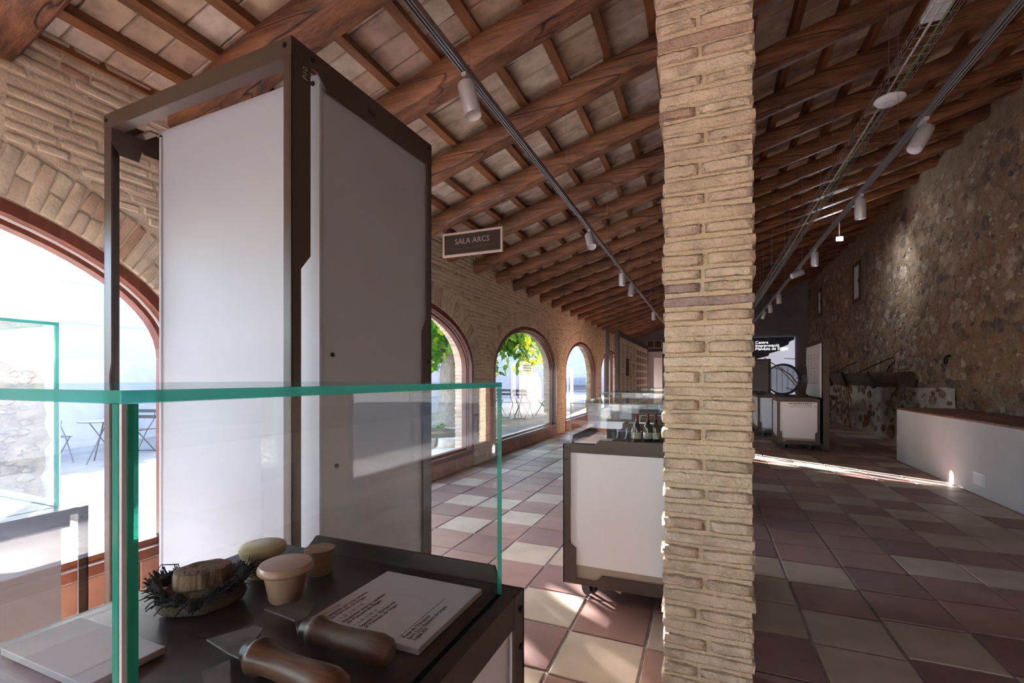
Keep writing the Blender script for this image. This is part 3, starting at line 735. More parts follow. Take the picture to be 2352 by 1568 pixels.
for k in range(6200):  # crown widened and thickened toward the sun, added leaves shade the windows
    if k < 1100:
        a = R.choice(anchors); o = a + V((R.gauss(0, .38), R.gauss(0, .42), R.gauss(-.12, .30)))
    elif k < 2600:
        a, e, q_ = R.uniform(0, 6.28), R.random() ** .5, R.uniform(-1, 1)
        o = V((-2.2 + 1.8 * e * math.cos(a), 2.4 + 2.0 * e * math.sin(a), 2.75 + 1.2 * q_ * math.sqrt(max(0, 1 - e * e * .8))))
    elif k < 2635:
        o = V((R.uniform(-3.2, -.6), R.uniform(4.3, 5.5), R.uniform(2.0, 3.6)))
    else:
        a, e, q_ = R.uniform(0, 6.28), R.random() ** .5, R.uniform(-1, 1)
        o = V((-1.3 + 3.0 * e * math.cos(a), .4 + 3.9 * e * math.sin(a), 2.9 + 1.15 * q_ * math.sqrt(max(0, 1 - e * e * .8))))
    if o.z < 1.38 or o.x > 1.55: continue
    s_ = R.uniform(.19, .32); M = Matrix.Translation(o) @ Matrix.Rotation(R.uniform(0, 6.28), 4, 'Z') @ Matrix.Rotation(R.uniform(-1.5, -.3), 4, 'X') @ Matrix.Rotation(R.uniform(-.4, .4), 4, 'Y') @ Matrix.Diagonal((s_, s_, s_, 1))
    wp = V(tree.location) + o; lv.append((rank(wp, s_, [(272, 985, 0, 1568)]), M, R.randrange(6)))
lv.sort(key=lambda q: -q[0]); sb = MB()
for k, (rk, M, q) in enumerate(lv):
    if k < 290 and rk > 0: link('leaf', LM[q], tree).matrix_basis = M
    else: sb.add([M @ v.co for v in LM[q].vertices], [tuple(p.vertices) for p in LM[q].polygons])
tag(sb.build('foliage', 'fig_leaf', tree), kind='stuff')
# planting bed around the trunk
bed = empty('planting_bed', (-5.45, 8.6, gz(-5.45, 8.6)), 0, 'soil bed edged with pale rough stones around the fig tree', 'planter')
b = MB(); b.lathe([(1.08, -.05), (1.05, .05), (.8, .14), (.4, .2), (.01, .22)], 24, wob=lambda a, z: 1 + .08 * math.sin(3 * a)); b.build('soil', 'soil', bed)
mat('pale_rock', [(.42, .39, .35), (.60, .56, .51)], 6, .9, bump=.5)
rock = [m_.copy() for m_ in SM[:4]]
for m_ in rock: m_.materials[0] = MATS['pale_rock']
for k in range(17):
    a = 2 * math.pi * k / 17; o = link('edging_stone', rock[k % 4], bed, (1.10 * math.cos(a), 1.10 * math.sin(a), .02), (0, 0, R.uniform(0, 6)), scale=(.26, .17, .22))
for k in range(9):
    a = R.uniform(0, 6.28); b = MB(); c = V((R.uniform(-.9, .9), R.uniform(-.2, 1.1), .14))
    for q in range(16):
        M = Matrix.Translation(c) @ Matrix.Rotation(R.uniform(0, 6.28), 4, 'Z') @ Matrix.Rotation(R.uniform(-.3, 1.0), 4, 'X') @ Matrix.Diagonal((.16, .16, .16, 1)); me = LM[q % 6]
        b.add([M @ v.co for v in me.vertices], [tuple(p.vertices) for p in me.polygons])
    b.build('ground_plant', 'fig_leaf', bed)

# folding bistro chairs and tables
def bistro_chair():
    root = empty('bistro_chair'); r = .009
    for s in (-1, 1):
        x = .19 * s
        b = MB(); b.tube([(x, -.24, .0), (x, .02, .45), (x, .17, .62), (x, .22, .82)], r, 6); b.build('leg', 'garden_metal', root)
        b = MB(); b.tube([(x * .88, .26, .0), (x * .88, -.17, .45)], r, 6); b.build('leg', 'garden_metal', root)
    for k in range(5):
        b = MB(); y = -.18 + k * .085; b.box(-.20, .20, y, y + .06, .450, .464); b.build('seat_slat', 'garden_metal', root)
    for z_ in (.655, .765):
        b = MB(); b.prism([(-.215, .195 + (z_ - .655) * .25), (.215, .195 + (z_ - .655) * .25), (.215, .21 + (z_ - .655) * .25), (-.215, .21 + (z_ - .655) * .25)], 'z', z_, z_ + .065); b.build('back_slat', 'garden_metal', root)
    b = MB(); b.tube([(-.17, .24, .03), (.17, .24, .03)], r, 6); b.build('stretcher', 'garden_metal', root)
    return root
def bistro_table():
    root = empty('bistro_table'); b = MB()
    b.lathe([(.01, .705), (.30, .705), (.305, .712), (.30, .722), (.01, .722)], 28); b.build('table_top', 'garden_metal', root)
    for k in range(3):
        a = 2 * math.pi * k / 3 + .4; b = MB(); b.tube([(.26 * math.cos(a), .26 * math.sin(a), 0), (-.15 * math.cos(a), -.15 * math.sin(a), .705)], .010, 6); b.build('leg', 'garden_metal', root)
    return root
ch0, tb0 = bistro_chair(), bistro_table()
def put(o, x, y, rz, label, cat, group): 
    o.location = (x, y, gz(x, y) + .002); o.rotation_euler = (0, 0, rz); tag(o, label, cat, group); return o
cx, cy = -5.1, 12.9
put(tb0, cx, cy, .2, 'dark round metal table behind the middle arched window', 'table', 'metal courtyard tables')
put(ch0, -4.78, 12.3, math.pi * .96, 'dark folding chair facing away, right of the pair outside middle window', 'chair', 'folding courtyard chairs')
put(copy_tree(ch0), -5.36, 12.4, math.pi * 1.03, 'dark folding chair facing away, beside the green pane edge', 'chair', 'folding courtyard chairs')
put(copy_tree(ch0), -4.5, 13.25, -math.pi * .40, 'dark folding chair seen side on near the wooden window jamb', 'chair', 'folding courtyard chairs')
put(copy_tree(ch0), -5.95, 12.95, math.pi * .45, 'dark folding chair half hidden behind brick pier outside', 'chair', 'folding courtyard chairs')
cx, cy = -9.75, 4.75
put(copy_tree(tb0), cx, cy, .5, 'round metal table standing in front of sunny boundary wall', 'table', 'metal courtyard tables')
put(copy_tree(ch0), cx - .7, cy - .35, math.pi * .5, 'folding chair outside nearest window, beside peeled wall corner', 'chair', 'folding courtyard chairs')
put(copy_tree(ch0), cx - .25, cy + .7, .35, 'folding chair tucked behind the sunlit round table', 'chair', 'folding courtyard chairs')
put(copy_tree(ch0), cx + .55, cy + 1.0, -math.pi * .45, 'folding chair side on, right of the sunlit round table', 'chair', 'folding courtyard chairs')
# slatted bench at the rear wall
gb = empty('slatted_bench', (-7.7, 29.3, gz(0, 29)), 0, 'long grey slatted bench against the farther courtyard wall', 'bench')
mat('bench_grey', [(.16, .19, .25)], rough=.6)
for k in range(7):
    b = MB(); b.box(-1.3, 1.3, .3, .34, .18 + k * .105, .26 + k * .105); b.build('slat', 'bench_grey', gb)
for k in range(4):
    b = MB(); b.box(-1.3, 1.3, -.2 + k * .12, -.11 + k * .12, .42, .45); b.build('seat_slat', 'bench_grey', gb)
for s in (-1.2, 1.2):
    b = MB(); b.box(s - .03, s + .03, -.2, .36, -.02, .42); b.build('leg', 'bench_grey', gb)

# ================================================================== exhibition furniture
def bolt(parent, p, d, r=.006, m='bolt_black'):
    b = MB(); d = V(d).normalized(); p = V(p); b.tube([p, p + d * .006], r, 8, smooth=False); return b.build('bolt', m, parent)
def pane(parent, x0, x1, y0, y1, z0, z1, edge='glass_edge', name='glass_pane'):
    dx, dy, dz = x1 - x0, y1 - y0, z1 - z0; k = min((dx, 0), (dy, 1), (dz, 2))[1]
    b = MB(); b.box(x0, x1, y0, y1, z0, z1)
    ax = [2, 2, 1, 0, 1, 0]; b.m = [0 if a == k else 1 for a in ax]
    return b.build(name, ['vitrine_glass', edge], parent)
def glass_box(parent, x0, x1, y0, y1, z0, z1, t, edge='glass_edge'):
    zt = z1 - t
    pane(parent, x0, x1, y0, y0 + t, z0, zt, edge); pane(parent, x0, x1, y1 - t, y1, z0, zt, edge)
    pane(parent, x0, x0 + t, y0 + t, y1 - t, z0, zt, edge); pane(parent, x1 - t, x1, y0 + t, y1 - t, z0, zt, edge)
    pane(parent, x0, x1, y0, y1, zt, z1, edge)
def flange(L, notch, w0, w1, z0, z1):
    """outline of a post flange in (u, z): w1 wide below the notch, w0 above"""
    return [(0, z0), (w1, z0), (w1, notch), (w0, notch + .03), (w0, z1), (0, z1)]
def cabinet(name, label, w, d, glass_h=0, loc=(0, 0, 0), rz=0, z0=.105, zt=.985, rise=.03, inset=.036, gt=.006, edge='glass_edge_thin', casters=True, group=None, cat='display case', lowright=False, table=False):
    root = empty(name, loc, rz, label, cat, group); T = .006
    for (cx_, sx) in ((0, 1), (w, -1)):
        for (cy_, sy) in ((0, 1), (d, -1)):
            b = MB()
            P = [(cx_ + sx * u, z) for u, z in flange(0, .33, .025 if table else .045, .026 if table else .082, z0, zt)]; b.prism(P, 'y', cy_, cy_ + sy * T)
            P = [(cy_ + sy * u, z) for u, z in flange(0, .33, .025 if table else .045, .026 if table else .082, z0, zt)]; b.prism(P, 'x', cx_, cx_ + sx * T)
            b.build('post', 'frame_brown', root)
            for zz in (zt - .03, zt - .10): bolt(root, (cx_ + sx * .022, cy_, zz), (0, -sy, 0)); bolt(root, (cx_, cy_ + sy * .022, zz), (-sx, 0, 0))
    for (L, fn) in ((w, 'y'), (d, 'x')):
        for (c0, s_) in ((0, 1), (d if fn == 'y' else w, -1)):
            low = lowright and fn == 'x'
            rr = 0 if low else rise; q = .20 if L > .8 else .12
            top = [(.045, zt - .055), (L - .045, zt - .055), (L - .045, zt), (L - .06, zt + rr), (q + .03, zt + rr), (q, zt), (.045, zt)]
            b = MB(); b.prism(top, fn, c0 + s_ * T * .3, c0 + s_ * T * 1.3); b.build('top_rail', 'frame_brown', root)
            if table:
                if fn == 'x':
                    b = MB(); lo = .12 if s_ > 0 else w - .022; b.box(lo, lo + .01, .06, L - .062, z0 + .05, zt - .035); b.build('panel', 'panel_white', root)
                continue
            bot = [(.05, z0), (L - .05, z0), (L - .05, z0 + .075), (q + .05, z0 + .075), (q + .01, z0 + .035), (.05, z0 + .035)]
            b = MB(); b.prism(bot, fn, c0 + s_ * T * .3, c0 + s_ * T * 1.3); b.build('bottom_rail', 'frame_brown', root)
            b = MB(); a0, a1 = c0 + s_ * .018, c0 + s_ * .026; lo, hi_ = min(a0, a1), max(a0, a1)
            (b.box(.012, L - .012, lo, hi_, z0 + .115, zt - .035) if fn == 'y' else b.box(lo, hi_, .03, L - .03, z0 + .115, zt - .035)); b.build('panel', 'panel_white', root)
            b = MB(); a0, a1 = c0 + s_ * .028, c0 + s_ * .034; lo, hi_ = min(a0, a1), max(a0, a1)
            (b.box(.012, L - .012, lo, hi_, z0 + .012, z0 + .13) if fn == 'y' else b.box(lo, hi_, .04, L - .04, z0 + .012, z0 + .13)); b.build('inner_strip', 'inner_beige', root)
    b = MB(); b.box(.007, w - .007, .007, d - .007, zt - .02, zt); b.build('deck', 'deck_brown', root)
    b = MB(); b.box(.02 + .12 * table, w - .02 - .12 * table, .02 + .14 * table, d - .02 - .14 * table, z0, z0 + .012); b.build('base_plate', 'frame_brown', root)
    if casters:
        for x in (.14, w - .14):
            for y in (.13, d - .13):
                b = MB(); b.tube([(x, y, z0), (x, y, .075)], .012, 8); cs = b.build('caster', 'wire_steel', root)
                for s_ in (-.021, .021):
                    b = MB(); b.tube([(x + (s_ - .012) * .6, y + (s_ - .012) * .8, .041), (x + (s_ + .012) * .6, y + (s_ + .012) * .8, .041)], .041, 20); b.build('wheel', 'caster_black', cs)
    if glass_h: glass_box(root, inset, w - inset, inset, d - inset, zt, zt + glass_h, gt, edge)
    return root
# ---- foreground vitrine (glass -.96..-.35 x .182..0.79, deck 1.0, top 1.392)
VX, VY = -.986, .142
v1 = cabinet('glass_vitrine', 'brown vitrine with thick green edged glass and vine tools in the foreground', .664, .690, 0, (VX, VY, 0), zt=1.0, rise=.035, casters=True, lowright=True)
gx0, gx1, gy0, gy1, gt_ = -.96 - VX, -.35 - VX, .182 - VY, .79 - VY, .009
pane(v1, gx0, gx1 - .010, gy0, gy0 + gt_, 1.0, 1.383); pane(v1, gx1 - gt_, gx1, gy0 + .010, gy1, 1.0, 1.383)
pane(v1, gx0, gx1 - gt_, gy1 - gt_, gy1, 1.0, 1.383, 'vitrine_glass'); pane(v1, gx0, gx0 + gt_, gy0 + gt_, gy1 - gt_, 1.0, 1.383, 'vitrine_glass')
pane(v1, gx0, gx1, gy0, gy1, 1.3835, 1.392)
b = MB(); b.box(gx1 - .010, gx1 - .0035, gy0, gy0 + .009, 1.0, 1.383); b.box(gx1 - .009, gx1, gy0 + .0035, gy0 + .010, 1.0, 1.383); b.build('mitred_edge', 'glass_edge', v1)
b = MB(); b.box(gx1 - .0034, gx1 - .0005, gy0 + .0005, gy0 + .0034, 1.0, 1.383); b.build('corner_seam', 'lamp_silver', v1)
# ---- second vitrine with bottles, two more behind
v2 = cabinet('glass_vitrine', 'brown and white vitrine on casters with bottles, beside the brick pillar', 1.0, .97, .257, (-.845, 2.87, 0))
v3 = cabinet('glass_vitrine', 'second bottle height vitrine behind, its glass top seen over the first', 1.25, .95, .257, (-1.15, 5.1, 0))
v4 = cabinet('glass_vitrine', 'farthest low glass vitrine beside the pillar, before the info board', 1.2, .9, .257, (-.98, 7.4, 0))
# ---- vitrine at the left, by the window
v5 = cabinet('glass_vitrine', 'tall glazed vitrine standing between the window and foreground vitrine', .85, .92, 0, (-2.647, -.075, 0), zt=1.0, rise=.0, table=True, casters=False, z0=.0)
glass_box(v5, .06, .787, .05, .875, 1.0, 1.573, .009, 'glass_edge')
for k, (x, y, ww, dd, a) in enumerate(((.42, .50, .24, .17, .2), (.62, .66, .20, .14, .5))):
    b = MB(); b.box(-ww / 2, ww / 2, -dd / 2, dd / 2, 0, .012)
    o = tag(b.build('document_tray', 'card_white', None, (-2.647 + x, -.075 + y, 1.001 + .0), (0, 0, a), bevel=.002), ('larger' if k == 0 else 'smaller') + ' flat white document plate in the window vitrine', 'card', 'documents in the window vitrine')
b = MB(); b.tube([(-2.25, .52, 1.018), (-1.98, .70, 1.018)], .004, 6); tag(b.build('metal_rod', 'wire_steel'), 'thin silver rod lying across the window vitrine documents', 'rod')

# ---- tall panel tower
tw = empty('display_tower', (-1.477, 1.334, 0), math.radians(-2), 'tall brown steel framed display tower with white panels', 'display panel')
TWW, TWD, TWH = 1.32, .94, 2.72; T = .007
def tposts(sx, sy, cx_, cy_, w0f, w1f, nf, w0s, w1s, ns, inv_f=False):
    b = MB()
    def prof(w0, w1, n): return [(0, .06), (w1, .06), (w1, n), (w0, n + .06), (w0, TWH - .004), (0, TWH - .004)]
    b.prism([(cx_ + sx * u, z) for u, z in prof(w0f, w1f, nf)], 'y', cy_, cy_ + sy * T)
    b.prism([(cy_ + sy * u, z) for u, z in prof(w0s, w1s, ns)], 'x', cx_, cx_ + sx * T)
    b.build('post', 'frame_brown', tw)
tposts(-1, 1, 0, 0, .042, .042, 1.9, .092, .046, 1.83)
tposts(1, 1, -TWW, 0, .062, .045, 1.42, .062, .062, 1.4)
tposts(-1, -1, 0, TWD, .05, .05, 1.6, .040, .075, 1.66)
tposts(1, -1, -TWW, TWD, .05, .05, 1.6, .05, .08, 1.6)
for (y, s_) in ((0, 1), (TWD, -1)):
    b = MB(); b.prism([(-TWW, TWH - .075), (0, TWH - .075), (0, TWH), (-TWW, TWH)], 'y', y - s_ * .001, y + s_ * T); b.box(-TWW, 0, min(y, y + s_ * .055), max(y, y + s_ * .055), TWH - .076, TWH - .070); b.build('top_rail', 'frame_brown', tw)
    b = MB(); b.box(-TWW, 0, min(y, y + s_ * T), max(y, y + s_ * T), .06, .16); b.build('bottom_rail', 'frame_brown', tw)
for (x, s_) in ((0, -1), (-TWW, 1)):
    b = MB(); b.prism([(0, TWH - .07), (.125, TWH - .07), (.175, TWH - .125), (TWD - .05, TWH - .125), (TWD, TWH - .06), (TWD, TWH), (0, TWH)], 'x', x - s_ * .001, x + s_ * T); b.build('top_rail', 'frame_brown', tw)
    b = MB(); b.box(min(x, x + s_ * T), max(x, x + s_ * T), 0, TWD, .06, .16); b.build('bottom_rail', 'frame_brown', tw)
b = MB(); b.prism([(0, TWH - .14), (.04, TWH - .20), (.12, TWH - .20), (.15, TWH - .07), (0, TWH - .07)], 'x', -TWW + .06, -TWW + .066); b.box(-TWW + .06, -TWW + .20, .10, .14, TWH - .078, TWH - .07); b.build('bracket', 'frame_brown', tw)
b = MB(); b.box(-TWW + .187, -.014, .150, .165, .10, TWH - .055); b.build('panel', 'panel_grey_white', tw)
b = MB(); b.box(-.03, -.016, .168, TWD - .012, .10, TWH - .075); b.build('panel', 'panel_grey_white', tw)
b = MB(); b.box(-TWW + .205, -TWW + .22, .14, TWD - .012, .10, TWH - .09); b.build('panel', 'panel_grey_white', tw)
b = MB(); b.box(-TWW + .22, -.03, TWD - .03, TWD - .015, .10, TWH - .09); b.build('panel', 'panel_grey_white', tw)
for p, d in (((-TWW + .02, 0, TWH - .03), (0, -1, 0)), ((-.035, 0, TWH - .03), (0, -1, 0)), ((0, .10, TWH - .035), (1, 0, 0)), ((-TWW + .207, .150, TWH - .085), (0, -1, 0)), ((-.05, .150, TWH - .09), (0, -1, 0)), ((0, TWD - .03, TWH - .03), (1, 0, 0)), ((-.016, .22, 1.50), (1, 0, 0)), ((0, TWD - .03, 1.49), (1, 0, 0)), ((-.016, .245, 1.52 - .5), (1, 0, 0))):
    bolt(tw, p, d, .010)
text('stamp', 'P10', .035, 'sign_text', tw, (.0035, .075, TWH - .085), (math.pi / 2, -math.pi / 2, math.pi / 2), 'RIGHT')
text('stamp', 'P04', .035, 'bolt_black', tw, (.0035, .42, TWH - .085), (math.pi / 2, 0, math.pi / 2))
for x in (-TWW + .1, -.1):
    for y in (.1, TWD - .1):
        b = MB(); b.tube([(x, y, 0), (x, y, .062)], .028, 12); b.build('foot', 'caster_black', tw)

# ---- vine tools and stoppers in the foreground vitrine
DZ = 1.001
def knife(name, label, tip, hook, axis0, axis1, hm, blade_w, hr, collar, z=DZ):
    """tip/hook: blade points, axis0/axis1: handle ends on the deck plan"""
    a0, a1 = V((*axis0, 0)), V((*axis1, 0)); d = (a1 - a0).normalized(); n = V((-d.y, d.x, 0))
    root = empty(name, (a0.x, a0.y, z), math.atan2(d.y, d.x), label, 'knife', 'hooked vine knives')
    L = (a1 - a0).length
    inv = Matrix.Rotation(-math.atan2(d.y, d.x), 4, 'Z')
    def lc(p): q = inv @ (V((*p, 0)) - a0); return (q.x, q.y)
    tp, hk = lc(tip), lc(hook)
    out = [(.0, -.009), (-.012, -.011), (tp[0] * .35, tp[1] - .006), tp, ((tp[0] * .45 + hk[0] * .55), hk[1] * .98), (hk[0], hk[1]), (tp[0] * .30, hk[1] * .45), (tp[0] * .33, blade_w * .7), (-.018, .010), (.0, .009)]
    b = MB(); b.prism(out, 'z', hr * .75, hr * .75 + .0026); bl = b.build('blade', 'blade', root, bevel=.0006)
    rotm = Matrix.Rotation(math.pi / 2, 4, 'Y'); off = Matrix.Translation((0, 0, hr * 1.07))
    b = MB(); b.lathe([(hr * .40, -.010), (hr * .62, -.008), (hr * .66, .008), (hr * .5, .009)], 16, mat4=off @ rotm); b.build('ferrule', 'ferrule', root)
    prof = [(hr * .5, .008), (hr * .92, .010), (hr * collar, .016), (hr * collar * .98, .022), (hr * .84, .030), (hr * .76, L * .35), (hr * .82, L * .55), (hr * .95, L * .75), (hr * .99, L * .86), (hr * .86, L * .95), (hr * .5, L * .995), (.001, L)]
    b = MB(); b.lathe(prof, 22, mat4=off @ rotm); b.build('handle', hm, root)
    return root
knife('hooked_knife', 'hooked vine knife with a dull brown wooden handle, beside the white text card', (-.676, .555), (-.614, .604), (-.553, .532), (-.398, .527), 'handle_old', .014, .021, 1.02)
knife('hooked_knife', 'hooked vine knife with a polished reddish handle, nearest to the glass', (-.672, .456), (-.622, .510), (-.573, .452), (-.40, .436), 'handle_red', .014, .023, 1.06)
knife('hooked_knife', 'third vine knife showing only its blade tip in the foreground vitrine', (-.607, .407), (-.60, .44), (-.50, .36), (-.37, .30), 'handle_old', .014, .020, 1.03)
def stopper(name, label, c, prof, m, cat='stopper', extra=None):
    root = empty(name, (*c, DZ), 0, label, cat, 'stoppers in the foreground vitrine')
    for nm, pr, mm in prof:
        b = MB(); b.lathe(pr, 32); b.build(nm, mm, root)
    return root
stopper('wax_stopper', 'pinkish flat topped wax stopper in the vitrine', (-.703, .623), (('body', [(.001, 0), (.026, 0), (.028, .003), (.036, .046), (.036, .05)], 'wax_pink'), ('lid', [(.034, .048), (.043, .050), (.047, .055), (.047, .060), (.043, .066), (.020, .068), (.001, .068)], 'wax_pink')), 'x')
stopper('wax_stopper', 'yellowish flat topped wax stopper behind the pink one', (-.833, .682), (('body', [(.001, 0), (.028, 0), (.030, .003), (.034, .042)], 'wax_yellow'), ('lid', [(.034, .040), (.041, .044), (.044, .052), (.043, .060), (.038, .063), (.001, .063)], 'wax_yellow')), 'x')
stopper('cork_stopper', 'brown tapered cork stopper beside the far vitrine rim', (-.735, .735), (('body', [(.001, 0), (.024, 0), (.030, .048), (.0295, .050), (.001, .050)], 'cork'),), 'x')
# sackcloth bundle with a stump
sk = empty('sackcloth_bundle', (-.822, .552, DZ), .35, 'frayed sackcloth wrapped around a chunk of old vine wood', 'bundle'); sk.scale = (.84, .84, .88)
b = MB(); b.lathe([(.001, 0), (.050, 0), (.060, .006), (.064, .020), (.058, .036), (.050, .046)], 30, wob=lambda a, z: 1.15 + .10 * math.sin(2 * a + .5) + .04 * math.sin(5 * a)); b.build('sack', 'sack', sk)
b = MB(); b.lathe([(.001, .03), (.047, .034), (.046, .060), (.044, .074), (.030, .078), (.012, .074), (.001, .076)], 30, wob=lambda a, z: 1.05 + .12 * math.sin(2 * a) + .05 * math.sin(7 * a + z * 40)); b.build('vine_stump', 'stump_wood', sk)
b = MB(); n = 46; pts = []
for k in range(n + 1):
    a = 2 * math.pi * k / n; r = .068 * (1.05 + .10 * math.sin(2 * a + .5)) + .004 * math.sin(9 * a); pts.append((r * math.cos(a), r * math.sin(a), .042 + .012 * math.sin(a * 2 + 1) + .004 * math.sin(7 * a)))
b.tube(pts, [.0105 + .0035 * math.sin(k * 1.9) for k in range(n + 1)], 7, cap=False); b.build('sack_hem', 'thread_dark', sk)
b = MB()
for k in range(320):
    a = R.uniform(0, 6.28); r = .070 * (1.05 + .10 * math.sin(2 * a + .5)); z0_ = .040 + .012 * math.sin(a * 2 + 1)
    d = V((math.cos(a) * R.uniform(.2, 1), math.sin(a) * R.uniform(.2, 1), R.uniform(-.2, 1.4))).normalized() * R.uniform(.012, .030)
    p = V((r * math.cos(a), r * math.sin(a), z0_)); b.tube([p, p + d * .6 + V((R.uniform(-.003, .003), 0, 0)), p + d + V((0, R.uniform(-.005, .005), -.002))], .0011, 4)
b.tube([(-.075, -.01, .045), (-.10, -.005, .062), (-.095, .005, .075), (-.06, .01, .075)], .0012, 5); b.build('frayed_thread', 'thread_dark', sk)
# text cards
c1 = empty('text_card', (-.489, .672, DZ), 0, 'white text card about harvest knives lying in the foreground vitrine', 'card', 'cards in the foreground vitrine')
b = MB(); b.box(-.106, .106, -.103, .103, 0, .010); b.build('board', 'card_white', c1, bevel=.0008)
zt_ = .0103; RZ = (0, 0, math.pi / 2)
def ctext(body, x, y, s, m, line=.92): text('print', body, s, m, c1, (x, y, zt_), RZ, 'LEFT', .0001, 1.0, line)
def pale_line(x, n):
    b = MB()
    for q in range(n): b.box(x, x + .006, -.087 + q * .0068, -.087 + q * .0068 + .0012 + .0022 * (q % 3), .010, .0102)
    b.build('worn_print', 'ink_pale', c1)
ctext('FALÇONS', -.090, -.088, .0100, 'ink_pale'); ctext('Especials per a la verema\nde Malvasia de Sitges.', -.079, -.088, .0098, 'ink')
pale_line(-.0615, 9); ctext('Especiales para la vendimia\nde Malvasia de Sitges.', -.044, -.088, .0098, 'ink')
pale_line(-.0265, 8); ctext('Special for the harvest\nof Malvasia de Sitges.', -.009, -.088, .0098, 'ink')
ctext("Fons de l'Hospital\nSant Joan Baptista de Sitges\nSegle XX", .072, -.088, .0098, 'ink')
b = MB(); b.box(.0615, .0622, -.088, .045, .010, .0102); b.build('rule', 'ink', c1)
c2 = empty('text_card', (-.840, .383, DZ), 0, 'blank white card at the vitrine corner behind the green glass edge', 'card', 'cards in the foreground vitrine')
b = MB(); b.box(-.100, .115, -.045, .050, 0, .010); b.build('board', 'card_white', c2, bevel=.0008)
b = MB(); b.tube([(-.955, .756, DZ + .004), (-.84, .752, DZ + .004)], .004, 6); tag(b.build('metal_rod', 'wire_steel'), 'thin grey rod lying beside the yellowish wax stopper', 'rod')

# ---- bottles and cups in the second vitrine
def bottle(x, y, label, s=1.0):
    root = empty('wine_bottle', (x, y, .9855), 0, label, 'bottle', 'small wine bottles')
    b = MB(); b.lathe([(.001, 0), (.024, 0), (.026, .004), (.026, .085), (.022, .105), (.011, .128), (.0095, .15), (.0095, .165)], 20); b.build('body', 'bottle_glass', root)
    b = MB(); b.lathe([(.0105, .145), (.0105, .172), (.0115, .174), (.0115, .182), (.001, .183)], 14); b.build('capsule', 'capsule_red', root)
    b = MB(); b.lathe([(.0263, .02), (.0264, .06)], 20); b.build('label_band', 'label_pale', root); root.scale = (s, s, s)
bottle(-.425, 3.14, 'small dark red capped wine bottle, closest to drinking glasses')
bottle(-.358, 3.16, 'small dark red capped wine bottle, middle of the row')
bottle(-.309, 3.17, 'small dark red capped wine bottle, closest to the brick pillar')
def cup(x, y, label):
    root = empty('wine_glass', (x, y, .9855), 0, label, 'glass', 'small drinking glasses')
    b = MB(); b.lathe([(.018, 0), (.019, .003), (.005, .008), (.005, .016), (.016, .032), (.024, .075), (.0255, .080), (.0235, .080), (.0145, .033), (.001, .024)], 20); b.build('bowl', 'drinking_glass', root)
cup(-.555, 3.08, 'small stemmed drinking glass, nearest the vitrine front'); cup(-.505, 3.13, 'small stemmed drinking glass, second from the cards'); cup(-.475, 3.2, 'small stemmed drinking glass behind the first bottle')
for k, (x0, x1, y0, y1, h) in enumerate(((-.62, .10, 3.26, 3.38, .045), (-.56, .10, 3.40, 3.54, .09), (-.46, .10, 3.56, 3.72, .135))):
    b = MB(); b.box(x0, x1, y0, y1, .9855, .9855 + h); tag(b.build('riser_step', 'frame_brown', bevel=.002), ('lowest', 'middle', 'highest')[k] + ' brown riser step inside the bottle vitrine', 'riser', 'display risers')
    b = MB(); b.box(-.08, .085, -.018, .018, 0, .004); tag(b.build('caption_card', 'card_white', None, (x0 + .12, y0 + .03, .9855 + h + .001)), 'white caption strip on the ' + ('lowest', 'middle', 'highest')[k] + ' brown riser', 'card', 'caption strips')
b = MB(); b.box(-.79, -.57, 2.93, 3.16, .9855, .995); tag(b.build('text_card', 'card_white', bevel=.001), 'white text card at the near corner of bottle vitrine', 'card')
for k in range(3):
    b = MB(); b.lathe([(.001, 0), (.032, 0), (.036, .01), (.036, .07), (.028, .085), (.028, .10), (.001, .10)], 16); tag(b.build('storage_jar', 'drinking_glass', None, (-.30 + k * .09, 3.64, .9855 + .1355)), 'grey glass jar on the highest riser, ' + ('first', 'second', 'third')[k] + ' from the window side', 'jar', 'glass jars')

# ---- info board on the far left
ib = empty('info_board', (-2.33, 11.9, 0), 0, 'long brown framed info board with printed text and small photographs', 'board')
for x, h_ in ((0, 2.72), (.23, 2.66)):
    b = MB(); b.box(x - .045, x + .045, -.03, .03, 0, h_); b.build('post', 'frame_brown', ib)
b = MB(); b.box(.17, .26, .03, 6.35, .30, 2.62); b.build('core', 'frame_brown', ib)
b = MB(); b.box(.26, .267, .25, 6.2, .42, 2.46); pn = b.build('panel', 'paper_print', ib)
b = MB(); b.box(.17, .27, 6.35, 6.42, 0, 2.64); b.build('post', 'frame_brown', ib)
for i in range(7):
    for j in range(8):
        b = MB(); y = 3.35 + i * .40; z = 2.30 - j * .235; b.box(.267, .270, y, y + .24, z - .165, z); b.build('photo', 'photo_dark', pn)
for i in range(4):
    for j in range(30):
        if R.random() < .2: continue
        y = .55 + i * .68; z = 2.3 - j * .06; b = MB(); b.box(.267, .269, y, y + R.uniform(.28, .5), z - .02, z); b.build('text_line', 'photo_dark', pn)
b = MB(); b.box(.267, .270, 1.2, 1.75, 1.45, 1.95); b.build('photo', 'ink', pn)

